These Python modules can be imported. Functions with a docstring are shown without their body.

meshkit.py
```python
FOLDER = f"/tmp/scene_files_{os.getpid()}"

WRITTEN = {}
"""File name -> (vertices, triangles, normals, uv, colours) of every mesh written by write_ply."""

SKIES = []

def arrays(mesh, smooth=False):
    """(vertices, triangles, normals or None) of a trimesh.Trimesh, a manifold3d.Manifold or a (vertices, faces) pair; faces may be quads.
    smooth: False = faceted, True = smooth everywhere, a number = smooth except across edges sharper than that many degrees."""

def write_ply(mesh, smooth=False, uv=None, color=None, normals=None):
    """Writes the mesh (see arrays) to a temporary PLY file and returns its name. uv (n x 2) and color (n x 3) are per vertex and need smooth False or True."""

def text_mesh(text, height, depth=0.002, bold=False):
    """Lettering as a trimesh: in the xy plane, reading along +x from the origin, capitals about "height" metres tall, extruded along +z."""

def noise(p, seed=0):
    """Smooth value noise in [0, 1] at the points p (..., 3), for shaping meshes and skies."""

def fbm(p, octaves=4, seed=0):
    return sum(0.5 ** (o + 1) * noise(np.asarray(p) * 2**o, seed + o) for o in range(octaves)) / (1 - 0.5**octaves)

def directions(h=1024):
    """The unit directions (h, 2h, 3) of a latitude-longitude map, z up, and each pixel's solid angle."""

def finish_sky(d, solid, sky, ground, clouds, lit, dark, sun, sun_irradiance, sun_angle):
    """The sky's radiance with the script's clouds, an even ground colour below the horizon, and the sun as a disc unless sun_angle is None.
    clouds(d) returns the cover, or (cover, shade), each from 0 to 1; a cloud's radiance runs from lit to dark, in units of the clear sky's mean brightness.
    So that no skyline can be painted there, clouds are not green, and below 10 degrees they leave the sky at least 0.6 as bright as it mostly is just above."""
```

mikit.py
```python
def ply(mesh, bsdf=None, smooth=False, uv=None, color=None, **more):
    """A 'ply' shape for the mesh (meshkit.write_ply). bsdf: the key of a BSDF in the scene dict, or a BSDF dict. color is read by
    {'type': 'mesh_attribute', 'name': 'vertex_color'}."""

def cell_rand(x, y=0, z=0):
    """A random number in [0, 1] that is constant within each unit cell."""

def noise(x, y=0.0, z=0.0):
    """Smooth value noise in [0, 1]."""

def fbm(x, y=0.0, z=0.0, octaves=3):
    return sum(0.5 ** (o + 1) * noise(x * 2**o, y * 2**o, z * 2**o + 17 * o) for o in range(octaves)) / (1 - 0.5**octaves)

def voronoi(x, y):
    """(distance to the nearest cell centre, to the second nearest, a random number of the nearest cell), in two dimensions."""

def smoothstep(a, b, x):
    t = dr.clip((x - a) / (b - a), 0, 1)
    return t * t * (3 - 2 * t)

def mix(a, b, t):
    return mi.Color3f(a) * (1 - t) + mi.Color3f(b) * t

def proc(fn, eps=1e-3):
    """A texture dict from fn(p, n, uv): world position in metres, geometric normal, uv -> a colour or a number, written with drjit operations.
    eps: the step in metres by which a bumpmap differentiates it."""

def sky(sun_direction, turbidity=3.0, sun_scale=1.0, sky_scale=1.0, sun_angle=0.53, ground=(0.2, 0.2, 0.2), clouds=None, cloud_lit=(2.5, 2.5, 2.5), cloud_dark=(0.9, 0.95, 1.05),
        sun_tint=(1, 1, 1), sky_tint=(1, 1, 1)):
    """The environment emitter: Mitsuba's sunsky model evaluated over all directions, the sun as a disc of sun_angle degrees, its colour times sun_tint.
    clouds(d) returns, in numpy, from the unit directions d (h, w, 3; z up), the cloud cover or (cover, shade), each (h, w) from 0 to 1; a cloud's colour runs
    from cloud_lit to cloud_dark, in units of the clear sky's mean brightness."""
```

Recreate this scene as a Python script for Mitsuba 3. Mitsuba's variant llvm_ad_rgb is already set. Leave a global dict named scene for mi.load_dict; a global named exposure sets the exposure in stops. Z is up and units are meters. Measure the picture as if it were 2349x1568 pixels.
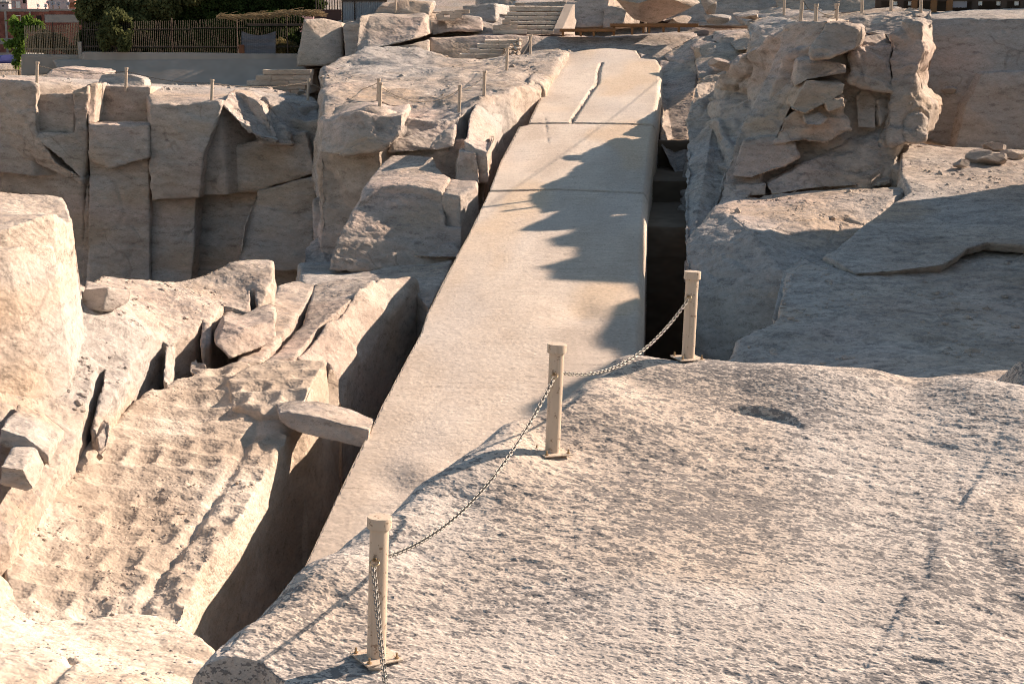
import math, random
import numpy as np, trimesh, manifold3d
import scipy.sparse as sp
from scipy.interpolate import RBFInterpolator
from scipy.spatial import Delaunay, cKDTree
import shapely
import drjit as dr
import mitsuba as mi
import mikit, meshkit

scene, labels = {}, {}
T = mi.ScalarTransform4f

# ------------------------------------------------------------------ camera, light, exposure
PITCH, FOC, CX, CY = math.radians(10.6), 3500.0, 1174.5, 784.0        # FOC: pixels of a 2349-wide picture
FWD = np.array([0, math.cos(PITCH), -math.sin(PITCH)])
UPV = np.array([0, math.sin(PITCH), math.cos(PITCH)])
scene['camera'] = {'type': 'perspective', 'fov': math.degrees(2 * math.atan(1174.5 / FOC)), 'fov_axis': 'x',
                   'near_clip': 0.1, 'far_clip': 2000.0,
                   'to_world': T().look_at(origin=[0, 0, 0], target=FWD.tolist(), up=[0, 0, 1])}
SUN_AZ, SUN_EL = math.radians(61.0), math.radians(28.0)
SUN = np.array([math.sin(SUN_AZ) * math.cos(SUN_EL), math.cos(SUN_AZ) * math.cos(SUN_EL), math.sin(SUN_EL)])
scene['sky'] = mikit.sky(SUN.tolist(), turbidity=3, sky_scale=0.6, sky_tint=(1.13, 1.0, .85), sun_tint=(.95, .98, 1.2), ground=(0.3, 0.25, 0.2))
exposure = 3.27

# ------------------------------------------------------------------ helpers: points
def ray(u, v):
    return np.array([(u - CX) / FOC, 0, 0]) + FWD - (v - CY) / FOC * UPV

def P(u, v, y):
    """The place at y metres from the viewpoint where the survey line (u, v) passes."""
    d = ray(u, v)
    return d * (y / d[1])

def PZ(u, v, z):
    d = ray(u, v)
    return d * (z / d[2])

OB0, OBS = -8.436, 0.142            # the sloping top of the obelisk: z = OB0 + OBS * y
def PO(u, v, off=0.0, slope=OBS, base=OB0):
    d = ray(u, v)
    return d * ((base + off) / (d[2] - slope * d[1]))

def pts(text, dy=0.0):
    """'u v y; u v y; ...' or with 'o-0.7' for the plane that far above the obelisk's top, 'z-3' for a height."""
    out = []
    for t in text.split(';'):
        a = t.split()
        if not a:
            continue
        u, v = float(a[0]), float(a[1])
        if a[2][0] == 'o':
            out.append(PO(u, v, float(a[2][1:] or 0)))
        elif a[2][0] == 'z':
            out.append(PZ(u, v, float(a[2][1:])))
        else:
            out.append(P(u, v, float(a[2]) + dy))
    return np.array(out)

# ------------------------------------------------------------------ helpers: meshes
def refine(V, F, D, k, near=5.0, most=40):
    """Splits edges longer than k * distance * D (no cracks)."""
    V, F, D = np.asarray(V, float), np.asarray(F, np.int64), np.asarray(D, float)
    for _ in range(most):
        n = len(V)
        E = np.stack([F, np.roll(F, -1, 1)], 2).reshape(-1, 2)
        E.sort(1)
        key, inv = np.unique(E[:, 0] * n + E[:, 1], return_inverse=True)
        a, b = key // n, key % n
        mid = (V[a] + V[b]) / 2
        dep = mid @ FWD
        off = np.maximum(np.abs(mid[:, 0]) / 1174.5, np.abs(mid @ UPV) / 784) * FOC / np.maximum(dep, .5)
        far = np.where((dep < 1) | (off > 1.12), 6.0, 1.0)               # coarser where the picture does not reach
        ln = np.linalg.norm(V[a] - V[b], axis=1)
        mark = ln > k * far * np.maximum(np.linalg.norm(mid, axis=1), near) * (D[a] + D[b]) / 2
        inv = inv.reshape(-1, 3)
        tl = ln[inv]
        long = np.zeros(len(key), bool)
        long[inv[tl >= .8 * tl.max(1, keepdims=True)]] = True
        mark &= long
        if not mark.any():
            break
        idx = np.full(len(key), -1)
        idx[mark] = n + np.arange(mark.sum())
        V = np.vstack([V, mid[mark]])
        D = np.concatenate([D, (D[a] + D[b])[mark] / 2])
        M = idx[inv]
        c = (M >= 0).sum(1)
        out = [F[c == 0]]
        m = c == 3
        f, q = F[m], M[m]
        out += [np.stack([f[:, 0], q[:, 0], q[:, 2]], 1), np.stack([q[:, 0], f[:, 1], q[:, 1]], 1), np.stack([q[:, 2], q[:, 1], f[:, 2]], 1), q]
        m = c == 1
        f, q = F[m], M[m]
        s = np.argmax(q >= 0, 1)
        r = np.arange(len(f))
        f = f[r[:, None], (s[:, None] + np.arange(3)) % 3]
        e = q[r, s]
        out += [np.stack([f[:, 0], e, f[:, 2]], 1), np.stack([e, f[:, 1], f[:, 2]], 1)]
        m = c == 2
        f, q = F[m], M[m]
        s = (np.argmin(q >= 0, 1) + 1) % 3
        r = np.arange(len(f))
        f = f[r[:, None], (s[:, None] + np.arange(3)) % 3]
        e0, e1 = q[r, s], q[r, (s + 1) % 3]
        out += [np.stack([f[:, 0], e0, f[:, 2]], 1), np.stack([e0, e1, f[:, 2]], 1), np.stack([e0, f[:, 1], e1], 1)]
        F = np.vstack(out)
    return V, F, D

def soften(V, F, times, hold=None, w=0.6):
    n = len(V)
    i, j = F.reshape(-1), np.roll(F, -1, 1).reshape(-1)
    A = sp.coo_matrix((np.ones(2 * len(i)), (np.r_[i, j], np.r_[j, i])), (n, n)).tocsr()
    A.data[:] = 1
    deg = np.maximum(np.asarray(A.sum(1)).ravel(), 1)
    for _ in range(times):
        L = (A @ V) / deg[:, None] - V
        V = V + (w * L if hold is None else w * L * hold[:, None])
    return V

def normals(V, F):
    n = np.zeros_like(V)
    f = np.cross(V[F[:, 1]] - V[F[:, 0]], V[F[:, 2]] - V[F[:, 0]])
    for k in range(3):
        np.add.at(n, F[:, k], f)
    return n / np.maximum(np.linalg.norm(n, axis=1, keepdims=True), 1e-12)

NZ = meshkit.noise
def ridge(p, seed):
    return 1 - np.abs(2 * NZ(p, seed) - 1)

def rough_rock(V, F, D, amp=1.0, seed=0, grain=1.0, steps=0.5, lay=(0.25, -0.1, 1.0)):
    """Pushes the faces in and out like split granite: broad swells, faceted breaks, a few ledges, cracks and fine grain."""
    N = normals(V, F)
    h = 0.16 * (NZ(V * 0.55, seed) - .5) + 0.16 * (NZ(V * 1.15, seed + 3) - .5)
    q = V + 0.35 * (np.stack([NZ(V * .9, seed + 11), NZ(V * .9, seed + 12), NZ(V * .9, seed + 13)], 1) - .5)
    h += 0.10 * (np.abs(2 * NZ(q * [1.1, 1.1, 1.4], seed + 5) - 1) - .5)
    if steps:
        l = np.array(lay) / np.linalg.norm(lay)
        s = (V @ l) * 1.6 + 1.6 * NZ(V * .5, seed + 21)
        fr = s - np.floor(s)
        h += steps * 0.09 * (np.clip(fr / 0.85, 0, 1) - np.clip((fr - .85) / .15, 0, 1)) * np.clip(2.4 * NZ(V * .7, seed + 22) - .8, 0, 1)
        c = np.abs(NZ(q * [.8, .8, .6], seed + 31) - .5)
        h -= steps * 0.08 * np.exp(-(c / 0.012) ** 2) * (NZ(V * .6, seed + 32) > .5)
    h += grain * (0.040 * (ridge(V * 3.1, seed + 7) - .6) + 0.030 * (np.abs(2 * NZ(q * [5, 5, 6.5], seed + 15) - 1) - .5) + 0.022 * (NZ(V * [7, 7, 11], seed + 8) - .5) + 0.012 * (NZ(V * [17, 17, 24], seed + 9) - .5))
    return V + N * (amp * h)[:, None]

def pydict(mesh, bsdf, smooth=False, **k):
    return mikit.ply(mesh, bsdf, smooth=smooth, **k)

def key_for(name):
    if name not in scene and name not in labels:
        return name
    i = 1
    while f'{name}_{i:03d}' in scene or f'{name}_{i:03d}' in labels:
        i += 1
    return f'{name}_{i:03d}'

def put(name, mesh, bsdf, label=None, cat=None, group=None, kind=None, smooth=True, parent=None, **k):
    key = key_for(f'{parent}__{name}' if parent else name)
    scene[key] = pydict(mesh, bsdf, smooth, **k)
    tag(key, label, cat, group, kind)
    return key

def tag(key, label=None, cat=None, group=None, kind=None):
    d = {k: v for k, v in dict(label=label, category=cat, group=group, kind=kind).items() if v}
    if d:
        labels[key] = d

def thing(name, label, cat, group=None):
    key = key_for(name)
    tag(key, label, cat, group)
    return key

def structure(name, label=None):
    key = key_for(name)
    labels[key] = {'kind': 'structure', **({'label': label} if label else {})}
    return key

DET = 0.0023
def tri2d(q):
    q = np.asarray(q, float)
    area = 0.5 * np.sum(q[:, 0] * np.roll(q[:, 1], -1) - q[:, 1] * np.roll(q[:, 0], -1))
    order = np.arange(len(q)) if area > 0 else np.arange(len(q))[::-1]
    t = np.asarray(manifold3d.triangulate([q[order]]))
    return order[t], order            # triangles, ring in positive order

def seen(p):
    """(u, v) of points, for triangulating an outline from the front."""
    d = p @ FWD
    return np.stack([p[:, 0] / d, p @ UPV / d], 1)

def loft(A, B):
    """Closed solid between two rings of as many points."""
    n = len(A)
    t, o = tri2d(seen(A))
    F = [t, t[:, ::-1] + n]
    a, b = o, np.roll(o, -1)
    F += [np.stack([a + n, b + n, b], 1), np.stack([a + n, b, a], 1)]
    F = np.vstack(F)
    V = np.vstack([A, B])
    c = np.cross(V[F[:, 1]] - V[F[:, 0]], V[F[:, 2]] - V[F[:, 0]])
    if np.einsum('ij,ij->i', V[F[:, 0]], c).sum() < 0:
        F = F[:, ::-1]
    return V, F

_seed = [0]
def block_mesh(front, vec=(0, 3, 0), back=None, amp=1.0, grain=1.0, steps=0.5, soft=1, det=1.0, backdet=3.0, seed=None, shrink=0.0):
    A = pts(front) if isinstance(front, str) else np.asarray(front, float)
    B = pts(back) if isinstance(back, str) else A + np.asarray(vec, float)
    if shrink:
        B = B.mean(0) + (B - B.mean(0)) * (1 - shrink)
    V, F = loft(A, B)
    D = np.r_[np.full(len(A), det), np.full(len(B), det * backdet)]
    V, F, D = refine(V, F, D, DET)
    V = soften(V, F, soft)
    _seed[0] += 1
    return rough_rock(V, F, D, amp, 100 * _seed[0] if seed is None else seed, grain, steps), F

def block(name, parent, front, vec=(0, 3, 0), bsdf='granite', label=None, cat=None, group=None, kind=None, **k):
    return put(name, block_mesh(front, vec, **k), bsdf, label, cat, group, kind, parent=parent)

def sheet_fn(edge, inner='', smooth=0.0):
    A = pts(edge) if isinstance(edge, str) else np.asarray(edge)
    I = pts(inner) if isinstance(inner, str) and inner.strip() else (np.zeros((0, 3)) if isinstance(inner, str) else np.asarray(inner))
    C = np.vstack([A, I])
    return A, RBFInterpolator(C[:, :2], C[:, 2], kernel='thin_plate_spline', smoothing=smooth)

def spacing(p, det):
    dep = p @ FWD
    off = np.maximum(np.abs(p[:, 0]) / 1174.5, np.abs(p @ UPV) / 784) * FOC / np.maximum(dep, .5)
    return DET * det * np.where((dep < 1) | (off > 1.12), 6.0, 1.0) * np.maximum(np.linalg.norm(p, axis=1), 5)

def sheet_mesh(edge, inner='', drop=3.0, amp=1.0, grain=1.0, steps=0.5, soft=2, det=1.0, seed=None, relief=None, smooth=0.0, dropvec=None, skirtdet=1.3, lay=(0.25, -0.1, 1.0), bump=None):
    """A rock top over the outline (as seen from above) with steep sides that go down by drop."""
    A, fn = sheet_fn(edge, inner, smooth)
    area = np.sum(A[:, 0] * np.roll(A[:, 1], -1) - A[:, 1] * np.roll(A[:, 0], -1))
    if area < 0:
        A = A[::-1]
    ring = []
    for p, q in zip(A, np.roll(A, -1, 0)):
        m = max(1, int(np.ceil(np.linalg.norm(q - p) / (.8 * spacing(((p + q) / 2)[None], det)[0]))))
        ring += [p + (q - p) * k / m for k in range(m)]
    ring = np.array(ring)
    poly = shapely.Polygon(A[:, :2])
    shapely.prepare(poly)
    lo, hi = A[:, :2].min(0), A[:, :2].max(0)
    size = 1.0
    gx, gy = np.meshgrid(np.arange(lo[0] - 1, hi[0] + 1, size), np.arange(lo[1] - 1, hi[1] + 1, size))
    c = np.stack([gx.ravel(), gy.ravel()], 1)
    inside = []
    while len(c):
        c = c[shapely.dwithin(poly, shapely.points(c), size)]
        z = fn(c)
        sp_ = spacing(np.c_[c, z], det)
        done = sp_ >= size * .75
        inside.append(c[done])
        c = c[~done]
        if len(c):
            size /= 2
            c = (c[:, None] + size / 2 * np.array([[-1, -1], [1, -1], [-1, 1], [1, 1]])[None]).reshape(-1, 2)
    I = np.vstack(inside)
    rr = np.random.default_rng(len(I))
    s = spacing(np.c_[I, fn(I)], det)
    I = I + (rr.random(I.shape) - .5) * s[:, None] * .45
    keep = shapely.contains_xy(poly, I[:, 0], I[:, 1])
    I, s = I[keep], s[keep]
    near = cKDTree(ring[:, :2]).query(I)[0]
    I = I[near > .45 * s]
    V2 = np.vstack([ring[:, :2], I])
    F = Delaunay(V2).simplices.astype(np.int64)
    cen = V2[F].mean(1)
    F = F[shapely.contains_xy(poly, cen[:, 0], cen[:, 1])]
    cr = (V2[F[:, 1]] - V2[F[:, 0]])
    cr = cr[:, 0] * (V2[F[:, 2]] - V2[F[:, 0]])[:, 1] - cr[:, 1] * (V2[F[:, 2]] - V2[F[:, 0]])[:, 0]
    F[cr < 0] = F[cr < 0][:, ::-1]
    F = F[np.abs(cr) > 1e-9]
    V = np.c_[V2, fn(V2)]
    if relief is not None:
        V[:, 2] += relief(V)
    n, rim = len(V), V[:len(ring)]
    if dropvec is None:
        c0 = rim.mean(0)
        W = rim - [0, 0, drop]
        W[:, :2] += (W[:, :2] - c0[:2]) / np.maximum(np.linalg.norm(W[:, :2] - c0[:2], axis=1, keepdims=True), 1e-6) * .10 * drop
    else:
        W = rim + np.array(dropvec, float)
    L = np.linalg.norm(W - rim, axis=1).mean()
    m = int(max(2, np.ceil(L / (np.median(spacing(rim, det)) * skirtdet))))
    rows = [np.arange(len(ring))]
    extra = []
    for k in range(1, m + 1):
        rows.append(n + (k - 1) * len(ring) + np.arange(len(ring)))
        extra.append(rim + (W - rim) * k / m)
    V = np.vstack([V] + extra)
    side = []
    for r0, r1 in zip(rows[:-1], rows[1:]):
        side += [np.stack([np.roll(r0, -1), r0, r1], 1), np.stack([np.roll(r0, -1), r1, np.roll(r1, -1)], 1)]
    F = np.vstack([F] + side)
    D = np.ones(len(V))
    V = soften(V, F, soft)
    _seed[0] += 1
    V = rough_rock(V, F, D, amp, 100 * _seed[0] if seed is None else seed, grain, steps, lay)
    if bump is not None:
        V = V + normals(V, F) * bump(V)[:, None]
    return V, F

def sheet(name, parent, edge, inner='', bsdf='granite', label=None, kind=None, **k):
    return put(name, sheet_mesh(edge, inner, **k), bsdf, label, None, None, kind, parent=parent)

# ------------------------------------------------------------------ materials
N_, FB, SS, MX = mikit.noise, mikit.fbm, mikit.smoothstep, mikit.mix
def bsdf(name, colour, rough=0.9, spec=0.25, bump=None, eps=0.004, metallic=0.0):
    b = {'type': 'principled', 'base_color': colour if isinstance(colour, dict) else {'type': 'rgb', 'value': colour}, 'roughness': rough, 'specular': spec, 'metallic': metallic}
    if bump is not None:
        b = {'type': 'bumpmap', 'arbitrary': mikit.proc(bump, eps), 'scale': 1.0, 'bsdf': b}
    scene[name] = {'type': 'twosided', 'bsdf': b}

def speckle(p, k):
    """Fine dark and pale mineral grains."""
    a = N_(p.x * k, p.y * k, p.z * k * 1.3)
    b = N_(p.x * k * 2.3 + 5, p.y * k * 2.3, p.z * k * 3)
    return .5 * a + .5 * b

def granite_col(p, n, uv):
    big = FB(p.x * .35, p.y * .35, p.z * .6, 3)
    mid = FB(p.x * 2.1, p.y * 2.1, p.z * 3.2, 4)
    g = speckle(p, 24)
    g2 = speckle(p, 8)
    c = MX((.29, .235, .195), (.41, .345, .29), SS(.3, .7, .5 * big + .5 * mid))
    grey = SS(.45, .7, FB(p.x * .22 + 31, p.y * .22, p.z * .5, 3))
    c = MX(c, mi.Color3f(.325, .30, .28), .8 * grey)
    pink = SS(.5, .75, FB(p.x * .31 + 71, p.y * .31, p.z * .6, 3))
    c = MX(c, mi.Color3f(.43, .325, .275), .6 * pink)
    warm = SS(.52, .78, FB(p.x * .5 + 9, p.y * .5, p.z * .9, 2))
    c = MX(c, mi.Color3f(.35, .255, .175), .6 * warm)
    streak = SS(.52, .70, .5 * FB(p.x * 3 + p.z, p.y * 4, p.z * 9, 3) + .5 * g)
    crack = SS(.018, .004, dr.abs(FB(p.x * .9 + .3 * p.z, p.y * .9, p.z * .55, 4) - .5)) * SS(.5, .6, N_(p.x * .8, p.y * .8, p.z * .8 + 40))
    patina = SS(.55, .9, n.z) * SS(.46, .62, .5 * FB(p.x * 4, p.y * 7, p.z * 7, 3) + .5 * speckle(p, 15))
    c = MX(c, mi.Color3f(.15, .14, .14), .5 * patina)
    return c * (1 - .42 * streak) * (.76 + .48 * g) * (.80 + .40 * g2) * (1 - .22 * crack)

def granite_bump(p, n, uv):
    return .02 * N_(p.x * 13, p.y * 13, p.z * 17) + .009 * N_(p.x * 37, p.y * 37, p.z * 45)

def flaky_col(p, n, uv):
    a, b = p.x - .26 * p.y, p.y + .26 * p.x
    w = FB(p.x * 1.1, p.y * 1.1, p.z * 1.1, 3)
    f1 = N_(a * 14 + 2 * w, b * 26, p.z * 20)
    f2 = N_(a * 34, b * 62, p.z * 50)
    f4 = N_(a * 70, b * 120, p.z * 100)
    f3 = speckle(p, 70)
    c = MX((.345, .300, .264), (.475, .420, .375), FB(a * 2, b * 4, p.z * 4, 3))
    c = MX(c, mi.Color3f(.43, .335, .255), .5 * SS(.55, .8, N_(a * .9, b * .9, 5)))
    big = FB(p.x * .6 + 3, p.y * .6, p.z * .6, 2)
    dark = SS(.498, .562, .30 * f1 + .36 * f2 + .34 * f4 + .35 * (w - .5) + .25 * (big - .5))
    return MX(c, mi.Color3f(.085, .083, .088), .72 * dark) * (.76 + .48 * f3)

def flaky_bump(p, n, uv):
    a, b = p.x - .26 * p.y, p.y + .26 * p.x
    return .005 * N_(a * 34, b * 62, p.z * 50) + .0035 * N_(a * 70, b * 120, p.z * 100)

def dressed_col(p, n, uv):
    a = p.x - .11 * p.y
    m = FB(a * 1.2, p.y * .5, 0, 3)
    s = N_(a * 4, p.y * 14, p.z * 9)
    f = N_(p.x * 26, p.y * 26, p.z * 26)
    c = MX((.37, .305, .25), (.45, .385, .325), SS(.25, .75, .75 * m + .25 * s))
    o = SS(.62, .8, N_(a * .8 + 4, p.y * .25, 3)) * .5
    c = MX(c, mi.Color3f(.44, .32, .21), o)
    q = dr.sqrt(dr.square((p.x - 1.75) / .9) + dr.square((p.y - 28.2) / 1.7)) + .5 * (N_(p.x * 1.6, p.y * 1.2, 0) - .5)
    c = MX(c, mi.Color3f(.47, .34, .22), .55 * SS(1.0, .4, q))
    grey = SS(.5, .75, FB(a * .7, p.y * .22, 8, 3))
    c = MX(c, mi.Color3f(.37, .33, .30), .5 * grey)
    d = SS(.72, .86, N_(a * 3, p.y * 22, 1) * .6 + .4 * f)
    return c * (1 - .35 * d) * (.84 + .32 * f) * (.90 + .2 * speckle(p, 60))

def dressed_bump(p, n, uv):
    return .007 * N_(p.x * 16, p.y * 16, p.z * 16) + .004 * N_(p.x * 37, p.y * 37, p.z * 37) + .0015 * N_((p.x - .11 * p.y) * 5, p.y * 13, 0)

def smooth_col(p, n, uv):
    f = speckle(p, 26)
    m = FB(p.x * .8, p.y * .8, p.z * 1.2, 4)
    c = MX((.35, .28, .22), (.46, .39, .325), SS(.3, .7, m))
    d = SS(.55, .72, FB(p.x * 3, p.y * 5, p.z * 6, 3) * .5 + f * .5)
    return c * (1 - .36 * d) * (.78 + .44 * f) * (.84 + .32 * speckle(p, 9))

bsdf('granite', mikit.proc(granite_col), .92, .2, granite_bump)
bsdf('flaky_granite', mikit.proc(flaky_col), .9, .25, flaky_bump, .002)
bsdf('dressed_granite', mikit.proc(dressed_col), .9, .22, dressed_bump)
bsdf('worked_granite', mikit.proc(smooth_col), .9, .2, granite_bump)
def paint_col(p, n, uv):
    m = FB(p.x * 9, p.y * 9, p.z * 5, 3)
    c = MX((.40, .315, .24), (.46, .37, .29), m)
    chip = SS(.69, .75, .6 * N_(p.x * 45, p.y * 45, p.z * 30) + .4 * N_(p.x * 110, p.y * 110, p.z * 110))
    run = SS(.62, .8, N_(p.x * 60, p.y * 60, p.z * 3)) * .35
    return MX(MX(c, mi.Color3f(.30, .22, .16), run), mi.Color3f(.16, .10, .065), .75 * chip)
bsdf('post_paint', mikit.proc(paint_col), .6, .35)
bsdf('shaded_dirt', mikit.proc(lambda p, n, uv: MX((.10, .070, .048), (.17, .125, .09), FB(p.x * 3, p.y * 3, p.z * 5, 3))), .95, .1)  # brown dirt, colour darkened to stand for the shade down in the trench

# ------------------------------------------------------------------ ground
def ground_z(x, y):
    s = lambda a, b, t: np.clip((t - a) / (b - a), 0, 1) ** 2 * (3 - 2 * np.clip((t - a) / (b - a), 0, 1))
    out = -1.9 + 1.55 * s(62.5, 66, y) - 0.5 * s(80, 140, y) + .12 * (NZ(np.stack([x * .15, y * .15, 0 * x], -1), 3) - .5)
    hill = 7 * s(-2, 14, x) * s(70, 84, y) * (1 - s(100, 140, y))
    pit = s(-34, -26, x) * (1 - s(22, 28, x)) * s(-6, 0, y) * (1 - s(52, 58, y))
    return out + hill * 1.0 - pit * 7.3

gx = np.r_[-900, -400, -200, np.arange(-100, 101, 2.0), 200, 400, 900]
gy = np.r_[-300, -100, np.arange(-30, 161, 2.0), 200, 300, 500, 900, 1500]
GX, GY = np.meshgrid(gx, gy)
gv = np.stack([GX, GY, ground_z(GX, GY)], -1).reshape(-1, 3)
ii = np.arange(len(gx) * len(gy)).reshape(len(gy), len(gx))
gf = np.stack([ii[:-1, :-1], ii[:-1, 1:], ii[1:, 1:], ii[1:, :-1]], -1).reshape(-1, 4)
put('ground', (gv, gf), 'granite', kind='structure')

# ------------------------------------------------------------------ foreground rock
RIM = np.array([PO(*uv, 0, .2, -4.64) * [1, 1, 1] for uv in ((500, 1490), (560, 1440), (690, 1310), (840, 1210), (960, 1110), (1060, 1046), (1150, 980), (1240, 945), (1330, 880), (1415, 826))])
OUT = RIM + np.linspace([-.42, .12, -.75], [-.15, .42, -.6], len(RIM))
def FGP(text):
    return np.array([PO(*map(float, q.split()), 0, .2, -4.64) for q in text.split(';')])
NEAR = np.array([[-.9, 5.6, -3.52], [-1.6, 2.0, -3.8], [-2, -4, -4.2], [8, -4, -4.0], [9, 4, -3.6], [8.8, 9, -2.9], [7.6, 11.8, -2.6]])
CREST = FGP('2349 893;2200 866;2000 850;1800 836;1600 824;1500 823')
fg_edge = np.vstack([OUT, (CREST + [0.1, .5, -.5])[::-1], NEAR[::-1], FGP('650 1566;597 1519;484 1524')])
fg_in = np.vstack([RIM, CREST, FGP('860 1512;1265 1040;1580 830;760 1400;900 1250;1050 1150;1250 1000;1450 880;640 1500;900 1568;1300 1568;1700 1568;2349 1568;1300 1250;1700 1250;2100 1250;1700 1000;2100 1000;2349 1100;1700 900;2100 900'),
                   NEAR[1:4] + [1, 1, 0]])
_, FGZ = sheet_fn(fg_edge, fg_in, .0005)
def fg_relief(V):
    x, y = V[:, 0], V[:, 1]
    # a groove on the right, a broken step below it, a scaled-off hollow beyond the middle post
    g0, g1, g2 = P(2300, 1010, 10.6)[:2], P(2200, 1190, 9.2)[:2], P(2085, 1345, 8.2)[:2]
    z = np.zeros(len(V))
    wob = .22 * (NZ(np.stack([x * 3, y * 3, 0 * x], 1), 77) - .5)
    brk = np.clip(3 * NZ(np.stack([x * 2.2, y * 2.2, 0 * x], 1), 83) - .9, 0, 1)
    for a, b, d in ((g0, g1, .03), (g1, g2, .085)):
        t = np.clip(((x - a[0]) * (b - a)[0] + (y - a[1]) * (b - a)[1]) / np.sum((b - a) ** 2), 0, 1)
        cx, cy = a[0] + t * (b - a)[0], a[1] + t * (b - a)[1]
        dist = np.hypot(x - cx, y - cy)
        sgn = np.sign((x - cx) * (b - a)[1] - (y - cy) * (b - a)[0])
        dd = dist * -sgn + wob
        z += d * (.35 + .65 * brk) * np.where(dd > 0, np.exp(-dd / .55), np.exp(dd / .10)) * np.exp(-np.maximum(dist - .5, 0) / .3) - d * .5 * brk * np.exp(-(dd / .09) ** 2)
    h = P(1720, 985, 10.4)[:2]
    r = np.hypot((x - h[0]) / .42, (y - h[1]) / .40) + .22 * (NZ(np.stack([x * 2.5, y * 2.5, 0 * x], 1), 78) - .5)
    th = np.arctan2((y - h[1]) / .55, (x - h[0]) / .62)
    z -= .06 * (1 - np.clip((r - .86) / .05, 0, 1)) * np.clip((r - .35) / .5, 0, 1) * np.exp(-((th - 1.0) / .75) ** 2)
    return z
def fg_bump(V):
    a, b = V[:, 0] - .26 * V[:, 1], V[:, 1] + .26 * V[:, 0]
    w, z7 = NZ(V * .9, 41), V[:, 2] * 7
    near = np.clip((8.7 - V[:, 1]) / 1.3, 0.2, 1)
    patch = np.clip(2.0 * NZ(V * [.7, .7, .7], 48) - .45, .1, 1.2)
    h = .011 * (ridge(np.stack([a * 1.5 + w, b * 2.6, z7 * .6], 1), 42) - .5)
    pit = NZ(np.stack([a * 4.5 + 2 * w, b * 10, z7 * 2], 1), 46)
    h -= .018 * near * patch * np.clip((pit - .64) / .08, 0, 1)
    flake = NZ(np.stack([a * 15, b * 30, z7 * 5], 1), 44)
    h += .0048 * (.4 + .7 * patch) * (np.clip((flake - .38) / .16, 0, 1) - .5)
    h += .004 * (NZ(np.stack([a * 27, b * 50, z7 * 9], 1), 45) - .5)
    return h
g = structure('foreground_rock', 'rough pale flaky granite dome in the right foreground')
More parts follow.
